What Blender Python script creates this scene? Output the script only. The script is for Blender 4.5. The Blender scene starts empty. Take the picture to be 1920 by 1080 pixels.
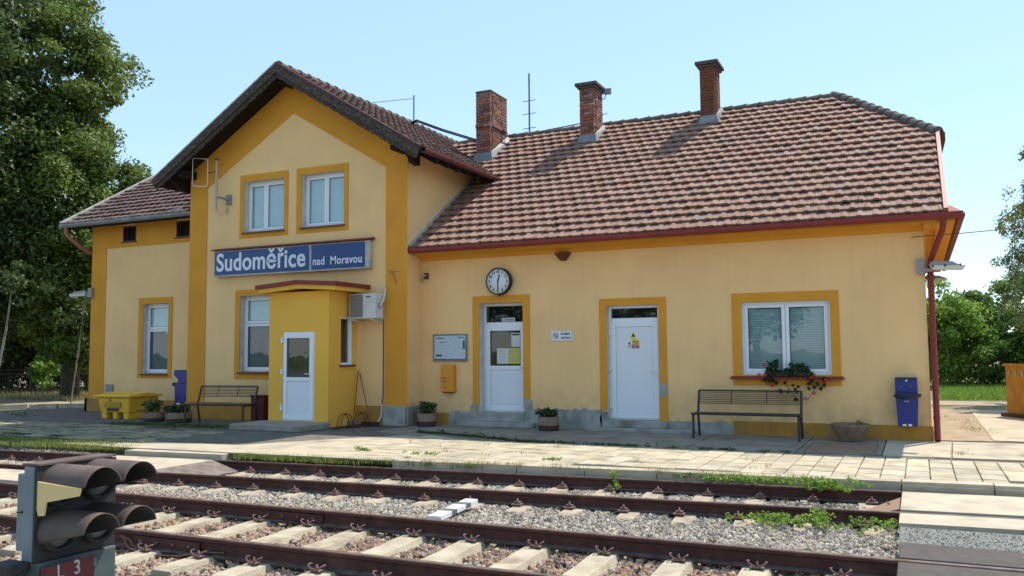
import bpy, bmesh, math, random
import numpy as np
from mathutils import Vector, Matrix, Euler
S = bpy.context.scene
C = S.collection
R = math.radians
PI = math.pi
random.seed(7)

# ------------------------------------------------------------------ camera
cam = bpy.data.cameras.new('camera')
cam.sensor_width = 36; cam.lens = 1601.033 / 1920 * 36
cam.clip_start = .1; cam.clip_end = 3000
co = bpy.data.objects.new('camera', cam); C.objects.link(co); S.camera = co
yaw, pitch, roll = R(-25.3931666), R(4.26827598), R(-0.42926959)
f = Vector((math.sin(yaw)*math.cos(pitch), math.cos(yaw)*math.cos(pitch), math.sin(pitch)))
r0 = Vector((math.cos(yaw), -math.sin(yaw), 0)); u0 = r0.cross(f)
r = math.cos(roll)*r0 + math.sin(roll)*u0; u = -math.sin(roll)*r0 + math.cos(roll)*u0
CP = Vector((-0.15136, -16.84894, 1.62466))
M = Matrix(((r.x, u.x, -f.x, CP.x), (r.y, u.y, -f.y, CP.y), (r.z, u.z, -f.z, CP.z), (0, 0, 0, 1)))
co.matrix_world = M

# ------------------------------------------------------------------ sky, sun, exposure
SUN = Vector((.28, .58, 1)).normalized()
el = math.asin(SUN.z); az = math.atan2(SUN.x, SUN.y)
W = bpy.data.worlds.new('World'); S.world = W; W.use_nodes = True
wn = W.node_tree.nodes; wl = W.node_tree.links
bg = wn['Background']; sky = wn.new('ShaderNodeTexSky')
sky.sky_type = 'NISHITA'; sky.sun_disc = False
sky.sun_elevation = el; sky.sun_rotation = az
sky.air_density = 1.0; sky.dust_density = .15; sky.ozone_density = 1.0
# summer haze evens the sky out: clear-sky model mixed with a uniform pale blue
hz = wn.new('ShaderNodeMix'); hz.data_type = 'RGBA'; hz.inputs['Factor'].default_value = .68
wl.new(sky.outputs[0], hz.inputs['A']); hz.inputs['B'].default_value = (1.48, 2.24, 3.08, 1)
wl.new(hz.outputs['Result'], bg.inputs[0]); bg.inputs[1].default_value = .134
sl = bpy.data.lights.new('sun', 'SUN'); sl.energy = 2.7; sl.angle = R(.5); sl.color = (1, .92, .80)
so = bpy.data.objects.new('sun', sl); C.objects.link(so)
so.rotation_euler = SUN.to_track_quat('Z', 'Y').to_euler()
S.view_settings.view_transform = 'Standard'; S.view_settings.look = 'None'
S.view_settings.gamma = 1; S.view_settings.exposure = 1.27
S.render.engine = 'CYCLES'

# ------------------------------------------------------------------ materials
def mat(name, col, rough=.8, col2=None, scale=3, bump=0., bscale=40, metal=0, streak=0, spec=.3, rnd=0, detail=4, blotch=None, splash=0):
    m = bpy.data.materials.new(name); m.use_nodes = True
    n, l = m.node_tree.nodes, m.node_tree.links
    b = n['Principled BSDF']; b.inputs['Roughness'].default_value = rough
    b.inputs['Metallic'].default_value = metal; b.inputs['Specular IOR Level'].default_value = spec
    out = None
    geo = n.new('ShaderNodeNewGeometry')
    base = n.new('ShaderNodeRGB'); base.outputs[0].default_value = (*col, 1); cur = base.outputs[0]
    def mix(a, bcol, fac, mode='MIX'):
        x = n.new('ShaderNodeMix'); x.data_type = 'RGBA'; x.blend_type = mode
        l.new(a, x.inputs['A'])
        if isinstance(bcol, tuple): x.inputs['B'].default_value = (*bcol, 1)
        else: l.new(bcol, x.inputs['B'])
        if isinstance(fac, (float, int)): x.inputs['Factor'].default_value = fac
        else: l.new(fac, x.inputs['Factor'])
        return x.outputs['Result']
    def noise(sc, det=4, vec=None, lo=.35, hi=.65):
        t = n.new('ShaderNodeTexNoise'); t.inputs['Scale'].default_value = sc; t.inputs['Detail'].default_value = det
        l.new(vec or geo.outputs['Position'], t.inputs['Vector'])
        mr = n.new('ShaderNodeMapRange'); mr.inputs[1].default_value = lo; mr.inputs[2].default_value = hi
        l.new(t.outputs[0], mr.inputs[0]); return mr.outputs[0]
    if col2: cur = mix(cur, col2, noise(scale, detail))
    if blotch:
        bc, bs, lo, hi = blotch
        cur = mix(cur, bc, noise(bs, 6, None, lo, hi))
    if streak:
        mp = n.new('ShaderNodeMapping'); mp.inputs['Scale'].default_value = (1, 1, .12)
        l.new(geo.outputs['Position'], mp.inputs[0])
        nf = noise(7, 5, mp.outputs[0], .5, .8)
        mm = n.new('ShaderNodeMath'); mm.operation = 'MULTIPLY'; l.new(nf, mm.inputs[0]); mm.inputs[1].default_value = streak
        cur = mix(cur, (.12, .1, .08), mm.outputs[0])
    if splash:      # dirt splashed up from the ground, ragged by noise
        sx_ = n.new('ShaderNodeSeparateXYZ'); l.new(geo.outputs['Position'], sx_.inputs[0])
        m1 = n.new('ShaderNodeMapRange'); m1.inputs[1].default_value = .2; m1.inputs[2].default_value = 1.0; m1.inputs[3].default_value = splash; m1.inputs[4].default_value = 0
        l.new(sx_.outputs['Z'], m1.inputs[0]); nn = noise(5, 6, None, .3, .75)
        mu = n.new('ShaderNodeMath'); mu.operation = 'MULTIPLY'; l.new(m1.outputs[0], mu.inputs[0]); l.new(nn, mu.inputs[1])
        cur = mix(cur, (.16, .12, .08), mu.outputs[0])
    if rnd:
        oi = n.new('ShaderNodeObjectInfo'); at = n.new('ShaderNodeAttribute'); at.attribute_name = 'rnd'
        a = n.new('ShaderNodeMath'); a.operation = 'ADD'; l.new(oi.outputs['Random'], a.inputs[0]); l.new(at.outputs['Fac'], a.inputs[1])
        fr = n.new('ShaderNodeMath'); fr.operation = 'FRACT'; l.new(a.outputs[0], fr.inputs[0])
        hv = n.new('ShaderNodeHueSaturation')
        mr = n.new('ShaderNodeMapRange'); mr.inputs[3].default_value = 1-rnd; mr.inputs[4].default_value = 1+rnd
        l.new(fr.outputs[0], mr.inputs[0]); l.new(mr.outputs[0], hv.inputs['Value'])
        m2 = n.new('ShaderNodeMath'); m2.operation = 'MULTIPLY'; l.new(fr.outputs[0], m2.inputs[0]); m2.inputs[1].default_value = 7.3
        f2 = n.new('ShaderNodeMath'); f2.operation = 'FRACT'; l.new(m2.outputs[0], f2.inputs[0])
        mr2 = n.new('ShaderNodeMapRange'); mr2.inputs[3].default_value = 1-rnd*.8; mr2.inputs[4].default_value = 1+rnd*.5
        l.new(f2.outputs[0], mr2.inputs[0]); l.new(mr2.outputs[0], hv.inputs['Saturation'])
        l.new(cur, hv.inputs['Color']); cur = hv.outputs[0]
    l.new(cur, b.inputs['Base Color'])
    if bump:
        t = n.new('ShaderNodeTexNoise'); t.inputs['Scale'].default_value = bscale; t.inputs['Detail'].default_value = 6
        l.new(geo.outputs['Position'], t.inputs['Vector'])
        bp = n.new('ShaderNodeBump'); bp.inputs['Strength'].default_value = bump; bp.inputs['Distance'].default_value = .02
        l.new(t.outputs[0], bp.inputs['Height']); l.new(bp.outputs[0], b.inputs['Normal'])
    return m

def glass_mat(name, tint=(1, 1, 1), gl=1.0):
    m = bpy.data.materials.new(name); m.use_nodes = True
    n, l = m.node_tree.nodes, m.node_tree.links
    n.remove(n['Principled BSDF']); out = n['Material Output']
    tr = n.new('ShaderNodeBsdfTransparent'); tr.inputs[0].default_value = (*tint, 1)
    g = n.new('ShaderNodeBsdfGlossy'); g.inputs['Roughness'].default_value = .015
    tx = n.new('ShaderNodeTexNoise'); tx.inputs['Scale'].default_value = 1.3
    bp = n.new('ShaderNodeBump'); bp.inputs['Strength'].default_value = .05; bp.inputs['Distance'].default_value = .05
    l.new(tx.outputs[0], bp.inputs['Height']); l.new(bp.outputs[0], g.inputs['Normal'])
    fr = n.new('ShaderNodeFresnel'); fr.inputs[0].default_value = 1.55
    mm = n.new('ShaderNodeMath'); mm.operation = 'MULTIPLY'; mm.inputs[1].default_value = 2.0*gl; mm.use_clamp = True
    l.new(fr.outputs[0], mm.inputs[0])
    ge = n.new('ShaderNodeNewGeometry'); nb = n.new('ShaderNodeMath'); nb.operation = 'SUBTRACT'; nb.inputs[0].default_value = 1
    l.new(ge.outputs['Backfacing'], nb.inputs[1]); m3 = n.new('ShaderNodeMath'); m3.operation = 'MULTIPLY'
    l.new(mm.outputs[0], m3.inputs[0]); l.new(nb.outputs[0], m3.inputs[1]); mm = m3
    mx = n.new('ShaderNodeMixShader'); l.new(mm.outputs[0], mx.inputs[0]); l.new(tr.outputs[0], mx.inputs[1]); l.new(g.outputs[0], mx.inputs[2])
    l.new(mx.outputs[0], out.inputs[0])
    return m

def leaf_mat(name, c1, c2, trans=.35, sc=.6):
    m = bpy.data.materials.new(name); m.use_nodes = True
    n, l = m.node_tree.nodes, m.node_tree.links
    b = n['Principled BSDF']; b.inputs['Roughness'].default_value = .55; b.inputs['Specular IOR Level'].default_value = .35
    at = n.new('ShaderNodeAttribute'); at.attribute_name = 'rnd'
    x = n.new('ShaderNodeMix'); x.data_type = 'RGBA'
    x.inputs['A'].default_value = (*c1, 1); x.inputs['B'].default_value = (*c2, 1)
    l.new(at.outputs['Fac'], x.inputs['Factor']); l.new(x.outputs['Result'], b.inputs['Base Color'])
    t = n.new('ShaderNodeBsdfTranslucent'); hv = n.new('ShaderNodeHueSaturation'); hv.inputs['Value'].default_value = 1.5
    hv.inputs['Hue'].default_value = .485; l.new(x.outputs['Result'], hv.inputs['Color']); l.new(hv.outputs[0], t.inputs[0])
    mx = n.new('ShaderNodeMixShader'); mx.inputs[0].default_value = trans
    l.new(b.outputs[0], mx.inputs[1]); l.new(t.outputs[0], mx.inputs[2]); l.new(mx.outputs[0], n['Material Output'].inputs[0])
    return m

PALE = mat('pale_plaster', (.90, .585, .262), .9, (.84, .54, .243), .8, .25, 120, streak=.06, blotch=((.74, .47, .22), .7, .56, .85), splash=.45)
ORANGE = mat('orange_plaster', (.72, .32, .036), .9, (.66, .285, .032), 1.5, .25, 120, streak=.04)
PORCHY = mat('yellow_plaster', (.86, .48, .075), .9, (.80, .44, .068), 1, .25, 120, streak=.03)
PLINTHO = mat('orange_plinth_plaster', (.52, .255, .035), .9, (.33, .19, .06), 2.2, .3, 80, streak=.35)
GREYPL = mat('grey_cement', (.40, .39, .36), .92, (.27, .26, .23), 4, .5, 60, streak=.3, blotch=((.14, .13, .09), 1.7, .55, .75))
REDM = mat('red_painted_metal', (.24, .026, .020), .5, (.19, .022, .018), 3, spec=.4, blotch=((.27, .05, .04), 1.2, .6, .85))
REDPK = mat('pale_sunlit_red_metal', (.42, .12, .09), .5, (.34, .09, .07), 3, spec=.5)  # on verge and skirt, the pink of sunlit red is put into the colour
BRNRED = mat('brown_red_metal', (.13, .035, .028), .5, (.09, .03, .025), 5)
TILE = mat('clay_tile', (.315, .18, .132), .85, (.25, .14, .10), 25, .35, 90, rnd=.13, blotch=((.22, .15, .12), 1.1, .55, .75))
TILED = mat('weathered_tile', (.17, .10, .085), .9, (.12, .085, .075), 14, .35, 90, rnd=.22)
RIDGE = mat('ridge_tile', (.15, .115, .095), .9, (.09, .08, .07), 12, .5, 60, rnd=.2)
BRICK = mat('brick', (.33, .145, .10), .9, (.22, .09, .065), 22, .6, 50, rnd=.42, blotch=((.10, .06, .05), 4, .55, .75))
MORTAR = mat('mortar', (.42, .36, .31), .95, (.17, .14, .12), 10, .5, 50)
DWOOD = mat('dark_weathered_wood', (.085, .062, .048), .9, (.04, .03, .024), 16, .6, 45, blotch=((.15, .135, .12), 17, .52, .75))
SOFFIT = mat('dark_brown_boarding', (.022, .012, .009), .85, (.012, .008, .007), 6, .3, 30)
ZINC = mat('zinc_sheet', (.25, .26, .26), .55, (.18, .19, .19), 3, metal=.3)
LEAD = mat('pale_flashing', (.52, .5, .46), .7, (.36, .34, .31), 6, .3, 40)
WHITE = mat('white_pvc', (.78, .80, .83), .35, spec=.5)
REVEAL = mat('white_reveal', (.68, .65, .60), .9, (.54, .51, .47), 6, .3, 60, streak=.2)
PANEL = mat('white_door_panel', (.72, .75, .79), .35, spec=.5)
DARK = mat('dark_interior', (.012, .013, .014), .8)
BLIND = mat('blind_slat', (.50, .60, .57), .5)
CURT = mat('curtain_with_sky_tint', (.66, .77, .80), .9, (.60, .71, .74), 4)  # white curtain with the sky's pale blue reflection put into its colour
CURTD = mat('blue_grey_blind', (.085, .13, .175), .8, (.06, .095, .13), 4)
GLASS = glass_mat('window_glass', (.88, .93, .93))
GLASSD = glass_mat('dark_window_glass', (.75, .8, .82), .9)
GLASSL = glass_mat('lower_window_glass', (.85, .92, .95), .9)
BLACK = mat('black_paint', (.012, .012, .013), .45, spec=.5)
BENCHM = mat('dark_bench_metal', (.016, .018, .024), .4, spec=.5)
BENCHB = mat('brown_bench_metal', (.035, .02, .018), .45, spec=.5)
BLUEP = mat('blue_plastic', (.008, .026, .20), .4, (.007, .02, .16), 6, spec=.5)
BAG = mat('black_bag', (.006, .007, .022), .3, spec=.5)
YELP = mat('yellow_grit_bin_plastic', (.86, .49, .04), .5, (.76, .42, .04), 5, spec=.4)
ORP = mat('orange_mailbox_paint', (.72, .27, .02), .45, spec=.4)
BARREL = mat('planter_wood', (.34, .235, .17), .85, (.22, .15, .11), 18, .5, 50)
BARRELD = mat('planter_dark_band', (.045, .022, .018), .7)
SOIL = mat('soil', (.06, .04, .03), .95, bump=.6, bscale=60)
BOWL = mat('concrete_bowl', (.28, .19, .125), .9, (.20, .135, .09), 8, .6, 70)
RAILM = mat('rusty_rail', (.085, .034, .026), .7, (.055, .024, .020), 9, .3, 60, blotch=((.15, .075, .055), 3, .58, .8))
RAILT = mat('worn_rail_top', (.24, .19, .165), .38, (.13, .085, .07), 9, metal=.4)
CLIP = mat('rusty_clip', (.20, .12, .105), .7, (.12, .06, .05), 20)
SLEEP = mat('concrete_sleeper', (.47, .41, .30), .9, (.37, .32, .23), 5, .5, 60, blotch=((.24, .175, .12), 3.5, .54, .8))
SLAB = mat('crossing_concrete', (.50, .43, .32), .9, (.41, .355, .265), 3, .4, 60, blotch=((.25, .21, .16), 2.5, .55, .8))
RUBBER = mat('rubber_crossing_panel', (.085, .07, .06), .8, (.06, .05, .045), 8, .3, 200)
PAVO = mat('mossy_old_slab', (.30, .265, .185), .95, (.215, .19, .125), 5, .5, 60, rnd=.25, blotch=((.09, .11, .04), 3.2, .52, .75))
SLEEP1 = mat('weathered_sleeper', (.42, .355, .26), .9, (.33, .27, .20), 5, .5, 60, blotch=((.20, .14, .10), 3, .55, .8))
PAVE = mat('paving_concrete', (.47, .405, .29), .92, (.385, .33, .235), 4, .4, 70, rnd=.16, blotch=((.25, .21, .14), 3.0, .53, .78))
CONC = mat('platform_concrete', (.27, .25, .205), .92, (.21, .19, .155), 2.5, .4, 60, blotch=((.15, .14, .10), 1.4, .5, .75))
CONCL = mat('pale_concrete_sunlit_asphalt', (.47, .405, .30), .92, (.40, .345, .255), 2.5, .4, 60, blotch=((.24, .21, .16), 1.4, .5, .75))
ASPH = mat('asphalt', (.17, .152, .125), .92, (.10, .092, .08), 6, .5, 90, blotch=((.19, .175, .15), 1.8, .52, .75))
EARTH = mat('earth', (.24, .19, .125), .95, (.16, .135, .085), 3, .8, 40, blotch=((.10, .13, .04), 1.3, .5, .65))
SAND = mat('sandy_soil', (.36, .29, .20), .95, (.27, .22, .15), 3, .8, 40)
BEDG = mat('grey_ballast_bed', (.20, .19, .165), .95, (.10, .095, .085), 45, 1, 60)
BEDB = mat('brown_ballast_bed', (.12, .09, .065), .95, (.05, .038, .03), 40, 1, 60)
BEDT = mat('reflection_tinted_chippings', (.25, .275, .255), .95, (.16, .18, .165), 40, 1, 90)  # grey tinted blue-green, a window reflection put into the colour
STG = mat('grey_stone', (.40, .345, .275), .9, (.28, .235, .18), 30, .4, 60, rnd=.5)
STB = mat('brown_stone', (.35, .235, .16), .9, (.25, .165, .115), 30, .4, 60, rnd=.5)
SIGB = mat('sign_blue', (.010, .055, .20), .35, (.008, .045, .17), 2, spec=.5)
SIGW = mat('sign_white', (.72, .74, .76), .4, spec=.4)
SIGC = mat('sign_case', (.50, .49, .45), .6, (.36, .34, .3), 6)
SGREY = mat('signal_grey', (.20, .235, .26), .5, (.16, .19, .21), 5, spec=.5)
SBLK = mat('signal_black', (.028, .027, .027), .6, (.045, .037, .033), 5)
SHOOD = mat('signal_hood', (.13, .09, .072), .65, (.09, .066, .055), 5, blotch=((.17, .125, .10), 3, .55, .8))
SYEL = mat('signal_cream', (.80, .56, .24), .6)
SRED = mat('plate_red', (.14, .03, .03), .5, (.14, .03, .03), 9)
LENS = mat('signal_lens', (.16, .17, .15), .15, spec=.8)
PAPER = mat('paper_white', (.62, .66, .64), .7)
PAPERY = mat('paper_yellow', (.55, .52, .05), .7)
INK = mat('ink_black', (.02, .02, .02), .6)
INKB = mat('ink_blue', (.03, .06, .16), .6)
INKR = mat('ink_red', (.35, .015, .02), .6)
YEL = mat('warning_yellow', (.72, .56, .03), .5)
MAPM = mat('map_print', (.58, .66, .70), .35, (.34, .42, .47), 26, detail=8, spec=.5)
ACW = mat('air_conditioner_casing', (.66, .66, .64), .45, (.58, .58, .56), 4)
ACG = mat('air_conditioner_grille', (.33, .33, .33), .5)
PIPEG = mat('grey_plastic_pipe', (.42, .42, .39), .5)
LAMPG = mat('lamp_grey', (.30, .30, .29), .5)
LAMPW = mat('lamp_glass', (.66, .66, .62), .25, spec=.6)
BARK = mat('bark', (.10, .08, .06), .95, (.06, .05, .04), 8, .8, 20)
BARKL = mat('pale_bark', (.34, .31, .27), .9, (.2, .18, .15), 8, .5, 20)
FENCEM = mat('rusty_fence_iron', (.12, .09, .075), .8, (.07, .05, .04), 9)
FWOOD = mat('orange_fence_board', (.50, .27, .06), .85, (.40, .20, .045), 5, .4, 40, streak=.3)
REDBOX = mat('dark_red_box', (.10, .018, .02), .6, (.07, .015, .017), 5)
BROOMM = mat('broom_wood', (.20, .09, .05), .8)
GREENL = leaf_mat('leaf_green', (.028, .06, .013), (.19, .27, .05), .33)
GREEND = leaf_mat('leaf_dark_green', (.018, .04, .011), (.10, .155, .04), .25)
GREENB = leaf_mat('leaf_bright_green', (.08, .17, .025), (.24, .38, .06), .4)
GREENM = leaf_mat('leaf_mid_green', (.045, .105, .018), (.17, .27, .05), .35)
CONIF = leaf_mat('needle_green', (.08, .13, .045), (.21, .27, .09), .35)
GERL = leaf_mat('geranium_leaf', (.012, .03, .010), (.045, .085, .022), .15)
FLOWR = mat('flower_red', (.55, .012, .03), .6, rnd=.2)
FLOWP = mat('flower_pink', (.6, .28, .26), .7)
GRASSM = leaf_mat('grass_blade', (.10, .15, .025), (.24, .27, .07), .3)
GRASSY = leaf_mat('dry_grass_blade', (.20, .19, .06), (.42, .37, .17), .3)
GROUNDG = mat('meadow_soil', (.085, .12, .03), .95, (.14, .15, .05), 2, .8, 30)

# ------------------------------------------------------------------ object helpers
WP = {}
def tag(o, label=None, cat=None, group=None, kind=None):
    if label: o['label'] = label
    if cat: o['category'] = cat
    if group: o['group'] = group
    if kind: o['kind'] = kind
    return o
def thing(name, label, cat, loc=(0, 0, 0), rz=0, group=None):
    o = bpy.data.objects.new(name, None); C.objects.link(o); o.location = loc; o.rotation_euler = (0, 0, rz)
    o.empty_display_size = .2
    WP[o.name] = Vector(loc)
    return tag(o, label, cat, group)
def link(name, me, parent=None, loc=(0, 0, 0)):
    o = bpy.data.objects.new(name, me); C.objects.link(o)
    if parent: o.parent = parent
    o.location = loc
    WP[o.name] = Vector((0, 0, 0)) + (WP.get(parent.name, Vector()) if parent else Vector()) + Vector(loc)
    return o
def copy_tree(o, parent=None):
    c = o.copy(); C.objects.link(c); c.parent = parent
    for ch in list(o.children): copy_tree(ch, c)
    return c

class MB:
    """collects shapes in world coordinates and builds one mesh object"""
    def __init__(s): s.v = []; s.f = []; s.sm = []
    def add(s, vs, fs, smooth=False):
        b = len(s.v); s.v += [tuple(p) for p in vs]; s.f += [tuple(b+i for i in q) for q in fs]; s.sm += [smooth]*len(fs); return s
    def box(s, x0, x1, y0, y1, z0, z1):
        if x0 > x1: x0, x1 = x1, x0
        if y0 > y1: y0, y1 = y1, y0
        if z0 > z1: z0, z1 = z1, z0
        return s.add([(x0,y0,z0),(x1,y0,z0),(x1,y1,z0),(x0,y1,z0),(x0,y0,z1),(x1,y0,z1),(x1,y1,z1),(x0,y1,z1)],
              [(0,3,2,1),(4,5,6,7),(0,1,5,4),(1,2,6,5),(2,3,7,6),(3,0,4,7)])
    def obox(s, c, ex, ey, ez):
        c, ex, ey, ez = map(Vector, (c, ex, ey, ez))
        vs = [c+a*ex+b*ey+d*ez for d in (-1, 1) for a, b in ((-1,-1),(1,-1),(1,1),(-1,1))]
        return s.add(vs, [(0,3,2,1),(4,5,6,7),(0,1,5,4),(1,2,6,5),(2,3,7,6),(3,0,4,7)])
    def bar(s, p, q, w, h, up=(0, 0, 1)):
        p, q = Vector(p), Vector(q); d = (q-p); L = d.length; d.normalize()
        x = d.cross(Vector(up)); 
        if x.length < 1e-4: x = d.cross(Vector((1, 0, 0)))
        x.normalize(); z = x.cross(d)
        return s.obox((p+q)/2, x*w/2, d*L/2, z*h/2)
    def tube(s, pts, rad, n=8, cap=True):
        pts = [Vector(p) for p in pts]; rads = rad if isinstance(rad, (list, tuple)) else [rad]*len(pts)
        ring = []; vs = []
        prev = None
        for i, p in enumerate(pts):
            d = (pts[min(i+1, len(pts)-1)]-pts[max(i-1, 0)]).normalized()
            if prev is None:
                a = d.cross(Vector((0, 0, 1)))
                if a.length < .05: a = d.cross(Vector((1, 0, 0)))
            else: a = prev - d*prev.dot(d)
            a.normalize(); prev = a; b = d.cross(a)
            for k in range(n):
                t = 2*PI*k/n; vs.append(p+(a*math.cos(t)+b*math.sin(t))*rads[i])
        fs = []
        for i in range(len(pts)-1):
            for k in range(n):
                fs.append((i*n+k, i*n+(k+1) % n, (i+1)*n+(k+1) % n, (i+1)*n+k))
        s.add(vs, fs, True)
        if cap:
            s.add(vs[:n], [tuple(range(n))[::-1]]); s.add(vs[-n:], [tuple(range(n))])
        return s
    def lathe(s, c, prof, n=20, ax='z'):
        vs = []; fs = []; c = Vector(c)
        for (rr, h) in prof:
            for k in range(n):
                t = 2*PI*k/n
                if ax == 'z': vs.append(c+Vector((rr*math.cos(t), rr*math.sin(t), h)))
                elif ax == 'y': vs.append(c+Vector((rr*math.cos(t), h, rr*math.sin(t))))
                else: vs.append(c+Vector((h, rr*math.cos(t), rr*math.sin(t))))
        for i in range(len(prof)-1):
            for k in range(n):
                q = (i*n+k, i*n+(k+1) % n, (i+1)*n+(k+1) % n, (i+1)*n+k)
                fs.append(q)
        return s.add(vs, fs, True)
    def prism(s, poly, a0, a1, ax='y'):
        n = len(poly)
        def P(p, h): return {'y': (p[0], h, p[1]), 'x': (h, p[0], p[1]), 'z': (p[0], p[1], h)}[ax]
        vs = [P(p, a0) for p in poly]+[P(p, a1) for p in poly]
        fs = [tuple(range(n))[::-1], tuple(range(n, 2*n))]+[(i, (i+1) % n, n+(i+1) % n, n+i) for i in range(n)]
        return s.add(vs, fs)
    def ring_prism(s, outer, inner, a0, a1, ax='y'):
        n = len(outer)
        def P(p, h): return {'y': (p[0], h, p[1]), 'x': (h, p[0], p[1]), 'z': (p[0], p[1], h)}[ax]
        vs = [P(p, a) for a in (a0, a1) for loop in (outer, inner) for p in loop]
        fs = []
        for i in range(n):
            j = (i+1) % n
            fs += [(i, j, n+j, n+i), (2*n+i, 3*n+i, 3*n+j, 2*n+j), (i, 2*n+i, 2*n+j, j), (n+i, n+j, 3*n+j, 3*n+i)]
        return s.add(vs, fs)
    def mesh(s, name, m, off=Vector(), bevel=0):
        me = bpy.data.meshes.new(name)
        me.from_pydata([(p[0]-off.x, p[1]-off.y, p[2]-off.z) for p in s.v], [], s.f)
        bm = bmesh.new(); bm.from_mesh(me)
        bmesh.ops.recalc_face_normals(bm, faces=bm.faces)
        bm.to_mesh(me); bm.free()
        me.polygons.foreach_set('use_smooth', s.sm) if len(s.sm) == len(me.polygons) else None
        if m: me.materials.append(m)
        return me
    def build(s, name, m, parent=None, bevel=0, local=False):
        off = Vector() if (local or not parent) else WP.get(parent.name, Vector())
        o = link(name, s.mesh(name, m, off), parent)
        if parent: WP[o.name] = off.copy() if not local else Vector()
        if bevel:
            b = o.modifiers.new('bevel', 'BEVEL'); b.width = bevel; b.segments = 2; b.limit_method = 'ANGLE'; b.angle_limit = R(40)
        return o
def B(*a): return MB().box(*a)

def text(name, body, size, mtl, origin, parent, xdir=(1, 0, 0), ydir=(0, 0, 1), bold=0, sx=1, align='LEFT', depth=.002, space=1):
    cu = bpy.data.curves.new(name, 'FONT'); cu.body = body; cu.size = size; cu.offset = bold; cu.align_x = align
    cu.extrude = depth; cu.space_character = space
    to = bpy.data.objects.new(name, cu); C.objects.link(to)
    dg = bpy.context.evaluated_depsgraph_get(); dg.update()
    me = bpy.data.meshes.new_from_object(to.evaluated_get(dg)); bpy.data.objects.remove(to)
    X = Vector(xdir).normalized(); Y = Vector(ydir).normalized(); Z = X.cross(Y)
    off = WP.get(parent.name, Vector()) if parent else Vector(); O = Vector(origin)-off
    me.transform(Matrix(((X.x*sx, Y.x, Z.x, O.x), (X.y*sx, Y.y, Z.y, O.y), (X.z*sx, Y.z, Z.z, O.z), (0, 0, 0, 1))))
    me.materials.clear(); me.materials.append(mtl)
    return link(name, me, parent)

# ------------------------------------------------------------------ ground, platform, surfaces
def struct(name, mb, m):
    o = mb.build(name, m); o['kind'] = 'structure'; return o
def flat(poly, z, th=.05): return MB().prism(poly, z-th, z, 'z')
# near edges of the four rail heads
f1 = lambda x: -5.33+.084*x
f2 = lambda x: f1(x)-1.455
f3 = lambda x: -9.51+.015*x
f4 = lambda x: f3(x)-1.475
def edge(x): return -5.20+.084*x if x > -7.45 else (-5.33+.084*x+.36 if x > -13 else -6.06)
struct('ground', MB().add([(-900, -900, -.62), (900, -900, -.62), (900, 900, -.62), (-900, 900, -.62)], [(0, 1, 2, 3)]), GROUNDG)
struct('terrace', flat([(-160, -6.06), (-16, edge(-16)), (-7.5, edge(-7.5)), (-7.4, edge(-7.4)), (3, edge(3)), (160, -4.0), (160, 420), (-160, 420)], -.025, .57), EARTH)
struct('meadow', flat([(.35, 13.6), (40, 13.6), (40, 60), (.35, 60)], -.012, .01), GROUNDG)
struct('gravel_path', flat([(-6, 10.9), (12, 11.3), (12, 13.5), (-6, 13.2)], -.008, .012), SAND)
struct('bare_soil', flat([(.05, .35), (1.15, .5), (1.0, 9.3), (.05, 9.3)], -.010, .012), SAND)
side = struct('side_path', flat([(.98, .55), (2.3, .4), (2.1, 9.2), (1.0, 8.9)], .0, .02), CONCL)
lt = struct('lane', flat([(-60, 4.5), (-24.2, 1.6), (-24.0, 3.2), (-60, 8.5)], -.006, .01), SAND)

# concrete strip along the wall, slabs with joints
strip = thing('pavement', None, None, (0, 0, 0)); del_keys = [strip.pop(k, None) for k in ('label', 'category')]; strip['kind'] = 'structure'
xs = [-10.38, -8.95, -7.2, -5.4, -3.75, -1.98]
for a, b in zip(xs[:-1], xs[1:]):
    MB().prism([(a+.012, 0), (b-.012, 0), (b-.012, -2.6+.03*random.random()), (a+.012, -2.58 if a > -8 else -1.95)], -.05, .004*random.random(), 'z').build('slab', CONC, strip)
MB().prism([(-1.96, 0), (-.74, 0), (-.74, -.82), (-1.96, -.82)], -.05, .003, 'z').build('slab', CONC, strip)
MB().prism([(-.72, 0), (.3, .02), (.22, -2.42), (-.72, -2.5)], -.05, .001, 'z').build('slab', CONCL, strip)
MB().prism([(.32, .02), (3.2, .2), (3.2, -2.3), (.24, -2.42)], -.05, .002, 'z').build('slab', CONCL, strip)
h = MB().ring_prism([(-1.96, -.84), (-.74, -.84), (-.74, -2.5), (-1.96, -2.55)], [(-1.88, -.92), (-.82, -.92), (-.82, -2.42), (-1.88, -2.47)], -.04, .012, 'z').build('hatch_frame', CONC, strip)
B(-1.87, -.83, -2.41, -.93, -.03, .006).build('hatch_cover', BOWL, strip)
MB().prism([(-9.0, -1.98), (-7.0, -2.66), (-7.0, -2.74), (-9.0, -2.06)], -.05, .008, 'z').build('kerb', CONC, strip)
for k in range(7):
    a = -6.98+k*1.0; MB().box(a, a+.98, -2.74, -2.65, -.05, .006+.004*random.random()).build('kerb', CONC, strip)
# asphalt
struct('asphalt', flat([(-24, 1.4), (-24, -2.9), (-15.0, -2.75), (-14.0, -5.2), (-11.2, -5.0), (-10.2, -3.4), (-9.05, -2.05), (-10.39, 0), (-10.39, .6), (-17, .6), (-22.0, .6)], -.004, .012), ASPH)
struct('sunlit_asphalt', flat([(-14.0, -5.22), (-11.2, -5.02), (-10.2, -3.42), (-9.1, -2.08), (-8.3, -2.5), (-7.45, -2.76), (-7.45, edge(-7.4)), (-12.9, edge(-12.9)+.02), (-14.6, -6.0)], -.002, .02), CONCL)  # asphalt beyond the shadow edge, its sunlit beige put into the colour

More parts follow.
